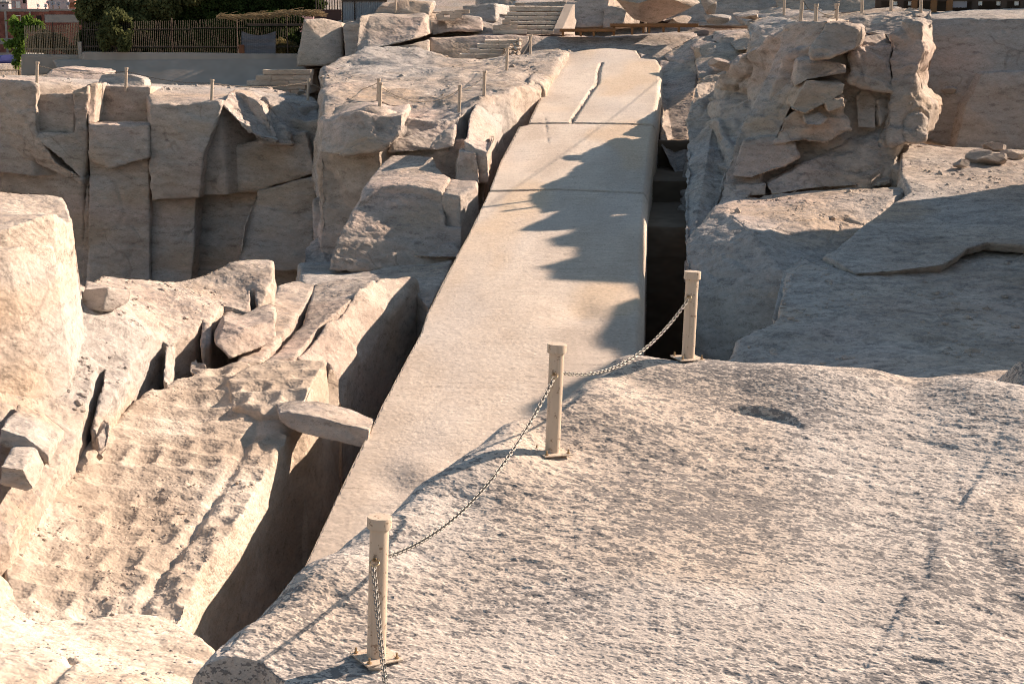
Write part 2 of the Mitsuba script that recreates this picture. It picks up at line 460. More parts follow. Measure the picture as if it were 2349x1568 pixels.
V, F = sheet_mesh(fg_edge, fg_in, drop=5.0, amp=.12, grain=.6, steps=.3, soft=1, det=.6, skirtdet=20, relief=fg_relief, smooth=.0005, bump=fg_bump)
scene[g] = pydict((V, F), 'flaky_granite', True)
# hump at the right edge
sheet('hump', g, '2240 893 12.9;2275 872 12.6;2349 822 12.2;2500 790 12.0;2560 900 11.3;2420 935 11.3;2349 930 11.6;2275 915 12.2', '2400 850 11.9', bsdf='flaky_granite', drop=1.6, amp=.4, steps=.3)

# ------------------------------------------------------------------ obelisk
LEFT = '1299 122;1276 157;1249 203;1213 282;1190 293;1183 307;1149 370;1123 438;1083 523;1029 623;983 713;966 763;943 806;923 843;883 919;863 959;819 1045;770 1145;725 1245;700 1300'
left = np.array([PO(*map(float, s.split())) for s in LEFT.split(';')])
RIGHT = '1522 152;1519 205;1507 285;1499 340;1489 430;1484 500;1480 600;1479 700;1477 790'
right = np.array([PO(*map(float, s.split())) for s in RIGHT.split(';')])
d = right[-1] - right[-4]
right = np.vstack([right, right[-1] + d * .6, right[-1] + d * 1.05])
far = np.array([PO(1306, 118), PO(1320, 125), PO(1392, 116), PO(1460, 122), PO(1470, 134), PO(1503, 136.5), PO(1516, 139)])
ob_edge = np.vstack([left[::-1], far, right])
ob_edge[len(left):len(left) + 4, 2] += .10
def ob_relief(V):
    x, y = V[:, 0], V[:, 1]
    z = np.zeros(len(V))
    def line(text, w, d):
        p = np.array([PO(*map(float, s.split()))[:2] for s in text.split(';')])
        best = np.full(len(V), 9.0)
        for a, b in zip(p[:-1], p[1:]):
            t = np.clip(((x - a[0]) * (b - a)[0] + (y - a[1]) * (b - a)[1]) / max(np.sum((b - a) ** 2), 1e-9), 0, 1)
            best = np.minimum(best, np.hypot(x - a[0] - t * (b - a)[0], y - a[1] - t * (b - a)[1]))
        return -d * np.exp(-(best / w) ** 4)
    z += line('1190 290;1213 283;1300 282;1390 283;1508 286', .06, .2)
    z += line('1123 438;1180 437;1280 434;1380 438;1489 443', .055, .2)
    z += line('1380 146;1374 158;1371 190;1352 216;1326 255;1309 283', .03, .15)
    z += line('1247 257;1251 285;1255 325', .02, .05)
    z += line('1250 203;1300 145', .03, .02)
    for u, v, ru, rv, dd in ((1310, 690, .55, .8, .06), (1335, 715, .35, .5, .06), (1290, 730, .4, .4, .05), (960, 1075, .35, .45, -.06), (905, 1110, .3, .4, .06), (1385, 800, .5, .5, .03)):
        c = PO(u, v)[:2]
        z -= dd * np.exp(-((x - c[0]) / ru) ** 2 - ((y - c[1]) / rv) ** 2)
    z += .02 * (NZ(np.stack([x * .6, y * .35, 0 * x], 1), 60) - .5) + .010 * (NZ(np.stack([x * 1.2, y * 1.6, 0 * x], 1), 61) - .5)
    r0 = np.interp(y, right[::-1, 1], right[::-1, 0])
    z -= .22 * np.clip(1 - (r0 - x) / .16, 0, 1) ** 2
    return z
ob = thing('obelisk', 'huge unfinished granite obelisk lying in its trench, cracked across the top', 'obelisk')
A = ob_edge
V, F = sheet_mesh(A, np.array([PO(1400, 200), PO(1350, 350), PO(1250, 550), PO(1150, 800), PO(1000, 1000)]), drop=5.5, amp=.05, grain=.5, steps=0, soft=0, relief=ob_relief, det=.5, skirtdet=6, dropvec=(0, 0, -5.5))
scene[ob] = pydict((V, F), 'dressed_granite', True)

# ------------------------------------------------------------------ left terrace beside the trench
def scallops(sx, sy, d, seed, rot=-.11):
    def f(V):
        x, y = V[:, 0] + rot * V[:, 1], V[:, 1]
        w = NZ(np.stack([x * .8, y * .8, 0 * x], 1), seed)
        row = y / sy + .8 * w
        ri = np.floor(row)
        col = x / sx + .45 * (ri % 2) + .5 * NZ(np.stack([ri * 3.7, 0 * x, 0 * x], 1), seed + 1)
        fx, fy = np.abs((col - np.floor(col)) - .5) * 2, row - ri
        amp = .15 + 1.5 * NZ(np.stack([np.floor(col) * 5.1, ri * 3.3, 0 * x], 1), seed + 2)
        return -d * amp * ((1 - fx ** 2) * (np.sin(np.pi * fy ** .6)) - .35)
    return f
tr = structure('quarry_terrace', 'pale tool-marked quarry floor left of the trench')
terr_edge = '742 948 o-.3;705 975 o-.14;672 985 o-0.08;635 1045 o-0.13;590 1115 o-0.18;545 1200 o-0.18;470 1290 o-0.18;440 1355 o-0.18;402 1450 o-.2;330 1465 o-.3;150 1470 o-.2;20 1430 o-.05;10 1300 o.05;40 1235 o.06;101 1150 o.06;174 1040 o.05;236 985 o.03;330 900 o0.02;450 850 o0.02;560 830 o0.02;690 900 o0.02'
s_a, s_b = scallops(.46, .56, .14, 501), scallops(.40, .34, .09, 507)
_rim = pts('668 985 o-.1;635 1045 o-.1;545 1200 o-.2;440 1355 o-.2;400 1430 o-.1')
def sc1(V):
    w = np.clip(1 - (np.interp(V[:, 1], _rim[::-1, 1], _rim[::-1, 0]) - V[:, 0]) / .9, 0, 1)
    dust = np.clip(2.2 * NZ(V * [.5, .5, 0] + 7, 509) - .3, 0.5, 1)
    groove = -.07 * np.exp(-((w - .42) / .07) ** 2) * (NZ(V * [1.5, 1.5, 0], 511) > .35)
    return s_a(V) * (1 - w) * dust + s_b(V) * w + groove
sheet('floor', tr, terr_edge, '300 1200 o-0.23;400 1100 o-0.13;250 1100 o-0.13;550 1050 o-0.10;480 950 o-0.08', bsdf='worked_granite', drop=5, amp=.3, grain=.7, steps=.2, soft=2, relief=sc1, det=.9, dropvec=(0, 0, -5))
# raised scalloped block
sheet('scalloped_block', tr, '520 870 o.14;530 925 o.08;600 948 o.06;690 940 o.08;715 880 o.2;750 828 o.2;741 821 o.2;630 820 o.18;560 840 o.16', '640 880 o.17', bsdf='worked_granite', drop=4, amp=.2, grain=.7, steps=0, soft=2, relief=scallops(.46, .42, .085, 530), det=.85)
sheet('flank', tr, '694 938 o.04;717 882 o.17;752 828 o.17;768 837 o.08;777 860 o-.1;779 918 o-.5;742 948 o-.5', bsdf='worked_granite', drop=4.5, amp=.3, steps=.2, soft=3, dropvec=(-.1, 0, -4.5))
# long wedge of rock along the trench
sheet('trench_bank', tr, '782 925 o-1.0;830 820 o-.92;880 745 o-.86;930 680 o-.78;963 645 o-.72;958 636 o-.7;905 634 o-.46;869 633 o-.36;836 655 o-.3;800 690 o-.26;732 763 o-.2;677 817 o-.2;700 830 o-.26;752 826 o-.5', '800 780 o-.5;860 700 o-.52', drop=5, amp=.18, grain=1.4, soft=2, dropvec=(0, 0, -5))
sheet('bank_ledge', tr, '677 817 o-.16;740 740 o-.2;800 690 o-.24;862 642 o-.34;790 638 o-.6;720 650 o-.6;694 742 o-.38;632 806 o-.2;600 828 o-.08', '760 680 o-.44', drop=4, amp=.3, grain=1.7, soft=1)
sheet('groove', tr, '600 828 o-.1;640 780 o-.24;700 700 o-.5;725 650 o-.62;680 640 o-.62;640 650 o-.55;600 720 o-.3;540 830 o-.02', drop=4, amp=.4, grain=1.5, soft=1)
block('ledge_block', tr, '514 735 25.6;561 749 25.3;632 730 26.0;633 784 25.6;528 822 24.7;495 790 24.8', vec=(-.3, 1.6, -.05), amp=.7)
# left wall: sloping shelf with a vertical face along the terrace
sh = structure('quarry_bank', 'sunlit sloping rock bank at the left with vertical splits')
sheet('shelf', sh, '626 602 29;622 645 28.2;604 690 27.6;590 712 27.2;584 660 27.9;574 664 27.9;572 716 27.1;530 706 27;512 704 27;481 738 26.1;476 790 25.2;464 800 25;468 740 26;460 738 26;440 765 25.5;400 785 25;394 830 24.2;384 880 23.4;374 870 23.5;384 790 24.7;372 784 24.7;345 768 24.2;300 832 23.1;262 902 22.0;230 962 21.2;219 986 20.9;210 984 20.9;218 952 21.2;236 880 22.0;241 846 22.6;226 838 22.5;200 920 21.4;174 1008 20.4;101 1129 18.8;24 1242 17.3;-60 1260 16.8;-160 1000 18.2;-160 700 20.8;0 660 22.4;120 650 24.2;190 655 25.3;240 632 26.5;330 640 27;430 640 28;520 606 28.6;576 596 29.2;619 596 29.4',
      '100 800 22.1;60 980 19.8;150 900 21.3;20 800 21.0;300 700 25;450 690 26.6', drop=1.9, amp=.4, grain=1.5, steps=.5, soft=0, det=.8, dropvec=(.06, -.05, -1.9))
block('block', sh, '222 1000 20.7;242 970 21.1;256 970 21.1;250 1030 20.6;228 1052 20.3', vec=(-.3, .6, 0), amp=.4)
block('block', sh, '455 845 24.2;478 835 24.5;484 865 24.1;462 872 23.9', vec=(-.3, .4, 0), amp=.4)
# tall block far left
sheet('tall_block', sh, '-160 545 20.2;20 524 21.2;125 492 22.2;166 507 23.6;142 452 24.2;90 443 24.2;0 437 24.0;-160 430 23.5', drop=2.4, amp=.3, grain=1.5, soft=0, dropvec=(0.05, -.15, -2.2))
sheet('buttress', sh, '-160 605 19.8;20 572 20.9;122 562 22.0;169 590 23.3;165 500 24;-160 500 23', drop=2.2, amp=.3, grain=1.4, soft=0, dropvec=(.35, -.55, -2.2))
block('dark_block', sh, '0 982 18.6;60 1000 18.6;112 1042 18.6;112 1066 18.6;98 1060 18.6;60 1035 18.6;0 1022 18.6', vec=(-.2, 1.4, 0), amp=.5)
block('dark_block', sh, '0 1068 17.6;55 1074 17.6;78 1120 17.6;60 1130 17.6;0 1112 17.6', vec=(-.2, 1.2, 0), amp=.5)
# smooth rocks at the lower left
lr = structure('lower_rock', 'smooth rounded pale rock in the lower left corner')
sheet('top', lr, '500 1500 15.2;440 1455 16;404 1425 16.6;300 1400 16.8;150 1405 16.9;60 1370 17;-40 1290 17;-160 1280 16.5;-200 1560 12.6;0 1640 11.8;300 1640 12.2;480 1600 13.2', '200 1500 14.4;100 1440 15.6;350 1500 14.9', drop=4, amp=1.0, grain=.8, steps=.9, soft=3, lay=(.5, .5, 1), bsdf='worked_granite')

# ------------------------------------------------------------------ blue-grey slope in the shade beyond the terrace
sl = structure('shaded_slope', 'bare rock slope in shade left of the obelisk')
sheet('top', sl, '680 598 37;790 600 37.5;900 575 39;1045 575 37;1030 625 33.4;985 715 30.2;940 660 32;860 660 32;740 668 31.5;695 660 32.5', '900 620 35', drop=4, amp=.6)

# ------------------------------------------------------------------ shaded cliff at the back left
cl = structure('shaded_cliff', 'tall quarried granite cliff in shade at the back left')
for f, k in (('-120 178 50.5;-20 182 50;82 192 49.6;84 310 49.4;130 375 49.3;190 408 49.4;190 420 49.6;20 352 50;-120 330 50.6', {}),
             ('-120 330 51;20 347 50.6;190 410 50.2;195 660 50;-120 660 50.4', dict(amp=.6)),
             ('80 215 50;172 213 50.2;172 306 50;82 310 49.8', dict(amp=.35)),
             ('166 206 49.6;203 194 49.8;199 340 49.8;190 412 49.4;84 318 49.3;85 306 49.5;170 304 49.6', dict(amp=.6)),
             ('222 196 51.6;345 197 51.6;342 284 51.4;212 282 51.4', dict(amp=.4)),
             ('203 283 49.8;341 286 49.8;345 660 49.3;200 660 49.3', dict(amp=.5)),
             ('203 285 49.5;341 288 49.5;342 362 49.2;248 388 49.2;205 365 49.4', dict(amp=.5)),
             ('342 238 49.6;505 236 49.6;490 300 49.4;468 350 49.3;457 455 49.3;345 462 49.3', dict(amp=.6)),
             ('343 455 49.9;452 450 49.9;440 660 49.5;343 660 49.5', dict(amp=.7)),
             ('465 330 51;600 270 51.4;745 280 51;745 660 50.5;430 660 50.5', dict(amp=.8)),
             ('480 350 50.5;700 300 50.5;728 398 50.3;590 437 50.2;475 448 50.2', dict(amp=.5)),
             ('592 437 49.8;728 404 49.8;715 620 49;545 620 49;560 520 49.2', dict(amp=.5)),
             ('508 238 49.8;533 206 51.5;560 215 51;600 240 50.4;640 328 49.6;600 318 49.4;560 290 49.3', dict(amp=.9)),
             ('560 215 51.6;612 236 50.9;668 312 50.2;672 330 50;600 330 50;560 280 50.4', dict(amp=.9)),
             ('600 226 52;722 236 53;738 290 51.5;690 345 50.4;668 316 50.4;615 240 51.2', dict(amp=.9)),
             ('195 350 50.3;205 352 50.3;205 660 50;190 660 50', dict(amp=.5))):
    block('block', cl, f, vec=(0, 4, -.05), **{'steps': 1.0, 'grain': 1.3, 'backdet': 6, **k})
block('niche_side', cl, '198 196 50.0;222 190 50.2;216 282 50;202 285 49.8', vec=(-.1, 1.8, 0), amp=.3)
sheet('top', cl, '-120 165 56;82 184 58;200 190 59;345 200 60.6;540 197 60.6;720 222 57;736 240 53;690 245 52;600 225 51.8;505 238 50;342 239 50.2;330 200 53;200 195 51.5;80 194 50;-20 183 50.2;-120 178 50.8', drop=3, amp=.4, grain=.8)
block('mound', cl, '85 190 57;118 157 58;150 155 58;240 165 58;250 190 57', vec=(0, 2, .05), amp=.5)
put('boulder', block_mesh('222 200 52.6;232 172 53;260 168 53;306 172 53;332 182 53;333 203 52.6', vec=(0, 1.2, -.05), amp=.5), 'granite', 'broken square boulder with pale edges behind a post on the left cliff', 'boulder')

# ------------------------------------------------------------------ rock left of the obelisk
md = structure('stepped_cliff', 'stepped granite outcrop left of the obelisk')
for f, vec, k in (('735 276 42.5;783 263 41.5;826 257 41;872 266 41;925 262 41;921 300 40.6;900 325 40.4;870 346 40.3;783 356 40.5;735 350 41.5', (0, 4, .2), dict(amp=.7)),
             ('900 323 41.6;1030 273 42.8;1058 262 43.2;1052 300 42.6;1035 346 41.6;890 350 41.4', (0, 4, .2), dict(amp=.7)),
             ('735 345 42.4;900 345 42;1060 320 42;1116 345 40.6;1100 620 39;735 620 41', (0, 4, 0), dict(amp=.9)),
             ('1064 320 39.6;1092 340 39.3;1118 349 39;1128 330 40;1120 420 39;1060 420 39.2', (0, 3, .1), dict(amp=.5)),
             ('1052 345 39.4;1092 350 39.0;1100 420 38.7;1040 420 38.8', (0, 3, 0), dict(amp=.5)),
             ('823 464 36.6;870 434 36.9;943 427 36.9;1016 441 36.7;1022 520 36.2;1060 520 36.2;1060 620 35.6;755 620 35;765 580 35.2;785 520 35.8', (0, 5, .1), dict(amp=.6)),
             ('720 458 44;760 452 44;788 480 43.5;772 560 43;720 590 43', (0, 2, 0), dict(amp=.6)),
             ('700 570 41.5;735 560 41.5;775 590 41;760 620 40;690 620 40', (0, 2, 0), dict(amp=.6)),
             ('900 560 36.1;990 545 36.1;1046 560 35.9;1060 590 35.4;880 590 35.6', (0, 1.5, 0), dict(amp=.6)),
             ('1020 300 40.2;1045 290 40.3;1040 335 39.9;1000 345 39.7;985 338 39.7', (0, 2, 0), dict(amp=.5))):
    block('block', md, f, vec=vec, **{'steps': .8, 'grain': 1.4, 'backdet': 6, **k})
sheet('wedged_ledge', md, '823 464 36.5;870 433 36.8;943 426 36.8;1016 441 36.6;1035 405 38.2;1005 380 39.4;997 356 40.4;893 349 40.8;848 400 38.9', drop=2, amp=.5, grain=1.1)
sheet('ledge', md, '1013 444 36.6;1056 450 36.3;1094 428 37.2;1097 412 38;1030 408 38.4', drop=5, amp=.4)
sheet('trench_shoulder', md, '1066 323 39.8;1090 340 40.3;1112 349 o.04;1146 290 o.04;1174 235 o.06;1206 192 o.1;1196 186 51.5;1166 212 48.5;1120 226 46.5;1092 232 45;1075 258 43', '1105 285 43', drop=6, amp=.5, grain=1.2, dropvec=(0, 0, -6))
sheet('platform', md, '735 276 42.6;783 264 41.9;826 258 41.5;872 267 41.2;925 263 42.4;1030 273 43.0;1058 262 43.4;1093 233 45;1168 212 47;1200 194 48.5;1244 205 50;1262 172 53;1290 132 57;1308 116 60;1280 113 61;1215 119 61.5;1146 133 59.5;1050 131 59.5;960 112 60;850 104 59.5;790 130 58;740 150 56.5', '870 243 42.1;1053 253 45 ;1110 219 46;1162 157 54;900 170 52;1000 200 49;840 200 48;1170 180 50.5', drop=3.5, amp=1.1, grain=1.4, steps=.5)

# ------------------------------------------------------------------ rocks along the top, behind the platform
up = structure('upper_rocks', 'layered granite ledges and boulders along the top of the quarry')
for f, vec, k in (('697 45 61;740 43 61.5;785 52 62;786 150 61;680 152 60.5', (0, 3, 0), dict(amp=.3)),
             ('786 60 61.5;800 50 61.5;830 56 61.2;830 140 60.5;790 145 60.5', (0, 3, 0), dict(amp=.8)),
             ('826 38 61;850 31 61.5;975 38 62;986 80 61.5;945 92 60.6;843 116 60;818 120 60;820 70 60.8', (0, 4, .15), dict(amp=.7)),
             ('816 95 60.4;850 90 60.4;860 112 60;945 100 60.8;985 90 61.4;985 122 61;850 122 60;812 145 59.6', (0, 3, 0), dict(amp=.6)),
             ('870 10 64;930 0 64.5;990 8 64.5;985 42 64;850 36 64', (0, 4, .2), dict(amp=.7)),
             ('980 48 64;1050 38 64.5;1103 42 64.5;1108 72 64;1050 70 63.6;990 82 63.5', (0, 3, .1), dict(amp=.7)),
             ('985 88 62.5;1110 80 63;1215 82 63.5;1215 135 62.5;1050 140 62;985 140 62', (0, 4, .1), dict(amp=.4)),
             ('1060 14 67;1137 8 67;1137 50 66.5;1070 50 66.5', (1.0, 3, 0), dict(amp=.4)),
             ('1215 82 63.6;1400 86 64;1600 74 65;1612 135 63;1530 145 61.6;1400 130 61.6;1215 130 62', (0, 5, .1), dict(amp=.5)),
             ('1299 5 69;1400 -12 69;1386 62 68;1290 66 68', (1, 5, 0), dict(amp=.5)),
             ('1385 10 68.4;1440 20 68;1430 62 67.4;1380 66 67.6', (1, 3, 0), dict(amp=.7)),
             ('1180 4 70;1300 2 70;1300 30 70;1160 30 70', (0, 4, .2), dict(amp=.6)),
             ('1560 -30 72;1800 -40 70;1800 60 68;1560 60 70', (2, 5, 0), dict(amp=.9)),
             ('1780 -40 66;2100 -40 64;2100 30 62;1780 50 64', (2, 5, 0), dict(amp=.9))):
    block('block', up, f, vec=vec, **k)
block('end_wall', up, '1466 118 61;1545 140 60.5;1612 120 60;1640 200 54;1600 330 52;1500 330 54', vec=(0, 4, 0), amp=.6)
sheet('scooped_bank', up, '1206 192 49.4;1228 184 50.5;1250 203 50.2;1276 157 54.2;1299 122 58.2;1306 116 60;1290 120 59;1262 140 57;1215 160 54', '1250 170 53.6', drop=4, amp=.4, steps=0, soft=4, dropvec=(0.1, 0, -4))
block('backing', up, '690 60 66;860 30 66;1110 30 67;1320 40 68;1320 140 64;690 160 63', vec=(0, 5, 0), amp=.8)
hl = structure('hill', 'bare desert hill far behind the town')
hx, hy = np.meshgrid(np.linspace(-420, 420, 120), np.linspace(330, 620, 60))
hz = 46 * np.sin(np.clip((hy - 330) / 200, 0, 1) * np.pi / 2) * (.75 + .5 * NZ(np.stack([hx * .012, hy * .012, 0 * hx], -1), 91)) - 2 + 3 * (NZ(np.stack([hx * .06, hy * .06, 0 * hx], -1), 92) - .5)
hi_ = np.arange(hx.size).reshape(hx.shape)
scene[hl] = pydict((np.stack([hx, hy, hz], -1).reshape(-1, 3), np.stack([hi_[:-1, :-1], hi_[:-1, 1:], hi_[1:, 1:], hi_[1:, :-1]], -1).reshape(-1, 4)), 'granite', True)
bk = structure('rocky_rise', 'rocky rise behind the quarry')
block('face', bk, '1100 -60 80;1500 -160 84;2400 -160 80;2600 -100 76;2600 80 74;1100 40 76', vec=(0, 14, 0), amp=2.5, det=2.5)

# ------------------------------------------------------------------ right-hand cliff
rc = structure('right_cliff', 'broken granite cliff along the right of the obelisk')
for f, vec, k in (('1597 194 45;1640 190 45.4;1675 195 45.5;1719 233 44.5;1712 267 44;1685 300 43;1635 290 43;1585 333 42;1575 277 43.5', (.6, 4, .05), dict(amp=.7)),
             ('1580 330 42;1635 287 42.6;1690 300 42.4;1668 400 38.4;1640 480 36.4;1575 640 31.5;1575 480 36', (.6, 4, 0), dict(amp=.7)),
             ('1640 480 36;1664 400 37.2;1700 290 38.4;1760 170 39.6;1800 60 40.2;1850 52 39.4;1898 48 38.6;1860 140 38.4;1812 250 37.7;1780 320 37.5;1740 420 36.8;1700 475 35.6', (1.2, 3, .1), dict(amp=.7)),
             ('1600 190 47;1700 150 48;1790 100 47;1760 180 45;1720 240 44.4;1640 190 46', (.5, 4, 0), dict(amp=.8)),
             ('1812 250 37;1849 181 37.2;1940 193 37.2;1936 215 37.1;1850 262 36.8', (.1, 2.4, .25), dict(amp=.5)),
             ('1795 268 37.3;1936 218 37.5;1952 300 37.3;1900 332 37.1;1830 322 37.1;1770 332 37.2', (.5, 3, 0), dict(amp=1.3, steps=1)),
             ('1860 112 36.9;1899 54 37.2;1968 64 37.2;1965 112 36.9;1899 134 36.8;1862 134 36.8', (.7, 2, .1), dict(amp=.6)),
             ('1960 116 38;1990 106 38.3;2048 104 38.6;2052 215 38;1990 205 37.6;1950 190 37.6', (.6, 3, .1), dict(amp=1.0)),
             ('1966 84 40;2030 76 40.4;2046 108 39.6;1975 120 39.4', (.5, 2, 0), dict(amp=.7)),
             ('1689 368 36.9;1709 322 37.3;1770 312 37.4;1825 320 37.3;1835 360 37;1799 384 36.9;1725 408 36.6;1679 404 36.6', (.5, 3, 0), dict(amp=.5)),
             ('1757 421 36.7;1850 374 37.1;1945 335 38.1;1992 350 38.1;1992 425 37.1;1900 430 36.7;1832 437 36.4;1772 446 36.4', (.5, 4, .1), dict(amp=.6)),
             ('1690 426 36.6;1757 421 36.6;1757 447 36.4;1690 449 36.4', (.3, 3, 0), dict(amp=.4)),
             ('1660 484 33.2;1730 536 30.5;1800 512 31.9;1870 502 32.4;1985 515 32.5;1900 600 30;1810 640 28.5;1785 1150 25.5;1605 1150 27;1573 700 29.6;1568 560 32.0;1630 490 33.6', (1.0, 4, 0), dict(amp=.5)),
             ('1962 222 38.2;1985 197 38.4;2012 230 38.2;2009 297 37.9;1966 294 37.9', (.5, 2, .1), dict(amp=.5)),
             ('2013 232 38.1;2039 220 38.4;2043 256 38.2;2020 292 37.9', (-.2, 1.5, 0), dict(amp=.5)),
             ('1960 300 39.4;2050 300 39.6;2045 420 37;1990 430 37', (.5, 3, 0), dict(amp=.9)),
             ('2046 84 38.7;2078 46 38.9;2108 60 38.5;2120 112 38.3;2100 168 38.1;2106 215 38;2142 238 38.3;2118 326 37.4;2040 332 37.4', (1.0, 2.8, .1), dict(amp=1.0, steps=1.3))):
    block('block', rc, f, vec=vec, **{'steps': .9, 'grain': 1.4, 'backdet': 6, **k})
# the mass behind the broken face, and the floor of the trench rising in steps
block('mass', rc, '1640 200 44;1700 130 42;1800 62 40;1900 74 39.3;2060 108 39.2;2052 300 37.9;2050 425 37.3;1690 470 36.9;1575 700 33;1560 420 43', vec=(2, 5, 0), amp=1.1, steps=1.5, grain=1.6)
block('mass', rc, '1800 130 38.8;1862 104 38.5;1960 116 38.7;2048 112 39;2052 300 38.2;2050 430 37.6;1850 424 37.5;1692 440 37.2;1700 330 38.1;1765 225 38.7', vec=(1, 4, 0), amp=.7, steps=1.2, grain=1.6)
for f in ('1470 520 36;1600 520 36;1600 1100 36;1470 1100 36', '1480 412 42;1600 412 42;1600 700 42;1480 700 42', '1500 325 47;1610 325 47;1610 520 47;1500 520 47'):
    block('trench_step', rc, f, vec=(.7, 6.5, .0), amp=.4, bsdf='shaded_dirt')
# stacked ledges between the obelisk's end and the cliff
for f, vec, k in (('1520 128 59;1600 88 60;1700 72 59;1800 70 57;1800 130 54;1700 180 52;1600 200 54', (.5, 4, .1), dict(amp=1.0, steps=.8)),
             ('1640 150 50.6;1700 140 51;1716 150 50.4;1690 160 50;1640 160 50', (0, 1.5, .05), dict(amp=.6)),
             ('1600 110 56;1640 100 56;1720 108 55;1700 140 53;1620 150 54', (0, 3, .15), dict(amp=.9)),
             ('1660 80 57;1740 76 57;1790 90 55;1720 104 55;1650 104 56', (0, 3, .2), dict(amp=.8)),
             ('1740 60 54;1800 45 54;1850 50 52;1820 100 50;1750 110 51', (0, 3, .2), dict(amp=.9)),
             ('1700 40 62;1800 30 60;1960 36 55;1950 60 53;1820 56 56;1720 64 60', (0, 3, .25), dict(amp=.8)),
             ('1950 46 42;2050 32 42;2140 24 42;2140 60 40.4;2040 80 40.4;1960 76 41', (0, 4, .2), dict(amp=.9)),
             ('1515 140 58;1600 150 56;1597 300 49;1560 420 44;1515 330 47', (1, 4, 0), dict(amp=.5))):
    block('ledge', rc, f, vec=vec, **k)
for f, vec, k in (('1716 100 44;1760 84 43.6;1800 92 42.6;1772 180 41;1744 290 39.4;1716 262 41.6', (.6, 2, .1), dict(amp=.6)),
                  ('1830 138 37.9;1866 134 37.7;1940 150 37.6;1944 166 37.3;1850 184 37.3;1822 200 37.5', (.2, 2, .15), dict(amp=.4)),
                  ('1726 300 38.2;1770 285 38;1812 300 37.4;1800 326 37.2;1740 330 37.6', (.2, 2, .1), dict(amp=.6)),
                  ('1845 268 37;1880 260 37;1902 274 36.9;1884 288 36.7;1850 286 36.7', (.1, 1.2, .1), dict(amp=.3)),
                  ('1888 232 37;1934 226 37;1940 246 36.9;1900 258 36.8', (.1, 1.2, .1), dict(amp=.3)),
                  ('1672 96 56;1730 86 55;1768 96 54;1740 112 53;1690 116 54', (.2, 3, .3), dict(amp=.5)),
                  ('1598 150 53;1650 136 53;1690 150 52;1660 176 51;1604 182 51', (.2, 2.4, .25), dict(amp=.5))):
    block('block', rc, f, vec=vec, **{'steps': .9, 'grain': 1.4, 'backdet': 6, **k})
sheet('ramp_top', rc, '1798 136 39.4;1822 142 38.9;1850 118 38.9;1878 92 38.9;1897 58 39.2;1950 45 41;1880 38 42.5;1846 54 41.4;1815 98 40.2', drop=1.2, amp=.4, grain=1.4, soft=0)
sheet('added_floor', rc, np.array([[1.75, 12.9, -4.3], [2.35, 17.5, -4.7], [3.05, 21.6, -5.0], [5, 23, -4.9], [9.5, 21, -4.8], [9.5, 12.5, -4.3]]), drop=5, amp=.4, det=4)  # hidden floor added to keep stray light out of the trench
sheet('flat_top', rc, '1660 484 33.2;1690 455 35.6;1760 447 36.4;1949 428 36.9;2060 440 36.2;2090 430 35;1984 516 32.5;1940 500 33;1868 501 32.4;1799 511 31.9;1730 535 30.5', drop=2, amp=.5, grain=1.2)
sheet('lit_ledge', rc, '1915 400 37.2;1960 350 38.4;2050 335 39;2060 330 39.2;2090 365 38.2;2160 360 37.9;2168 385 37.2;2140 402 36.8;2090 410 36.6;2040 375 37.5;2000 400 37', drop=1.5, amp=.7)
# smooth wall and the big shaded slab at the far right
def lift(text, dz):
    return pts(text) + [0, 0, dz]
rw = structure('right_wall', 'smooth concave quarry wall and tilted slab in shade at the right')
block('wall', rw, '2090 44 45.4;2200 42 45.2;2349 42 44.8;2480 38 44.4;2480 345 42.6;2349 345 43;2190 340 43.4;2080 310 44', vec=(0, 6, 0), amp=.5)
block('wall_ledge', rw, '2215 240 43.2;2254 166 43.7;2349 162 43.5;2480 160 43.2;2480 345 41.8;2349 345 42.2;2190 340 42.8', vec=(0, 3, 0), amp=.3)
block('top_ledge', rw, '2090 42 46;2230 26 48;2349 24 48;2480 20 48;2480 44 44.6;2349 46 45;2200 46 45.4', vec=(0, 6, .2), amp=.5)
sheet('slab', rw, '2060 330 39.6;2120 336 42.6;2190 338 43.2;2349 343 42.6;2520 350 41;2900 560 28;2700 850 20;2349 870 18.8;2200 880 18.6;1900 880 19.4;1640 845 21.4;1690 780 22.6;1770 730 23.6;1800 625 26.8;1830 612 27.4;1900 585 29;1985 515 31.6;2080 440 34;2060 400 36', '2200 500 32;2100 700 24.4;2349 600 28;2000 800 21.6', drop=8, amp=.5, grain=1.3, steps=.5, skirtdet=6)
sheet('scaled_layer', rw, lift('1936 616 26.9;1965 632 26.5;2060 624 26.7;2165 611 27;2200 590 27.7;2219 574 28.2;2265 561 28.6;2349 567 28.2;2600 600 27;2700 420 33;2349 385 38;2200 410 36.4;2050 470 32.6;1940 556 29.2;1890 590 28.2', .03), lift('2150 520 30.6;2000 590 28', .03), drop=.45, amp=.35, grain=1.3, steps=.3, soft=0, dropvec=(.0, .2, -.15))
block('warm_face', rw, '1796 622 27;1815 626 26.6;1850 716 24.2;1835 740 23.8;1780 757 23.6;1772 730 24', vec=(.6, 1.5, .05), amp=.3)
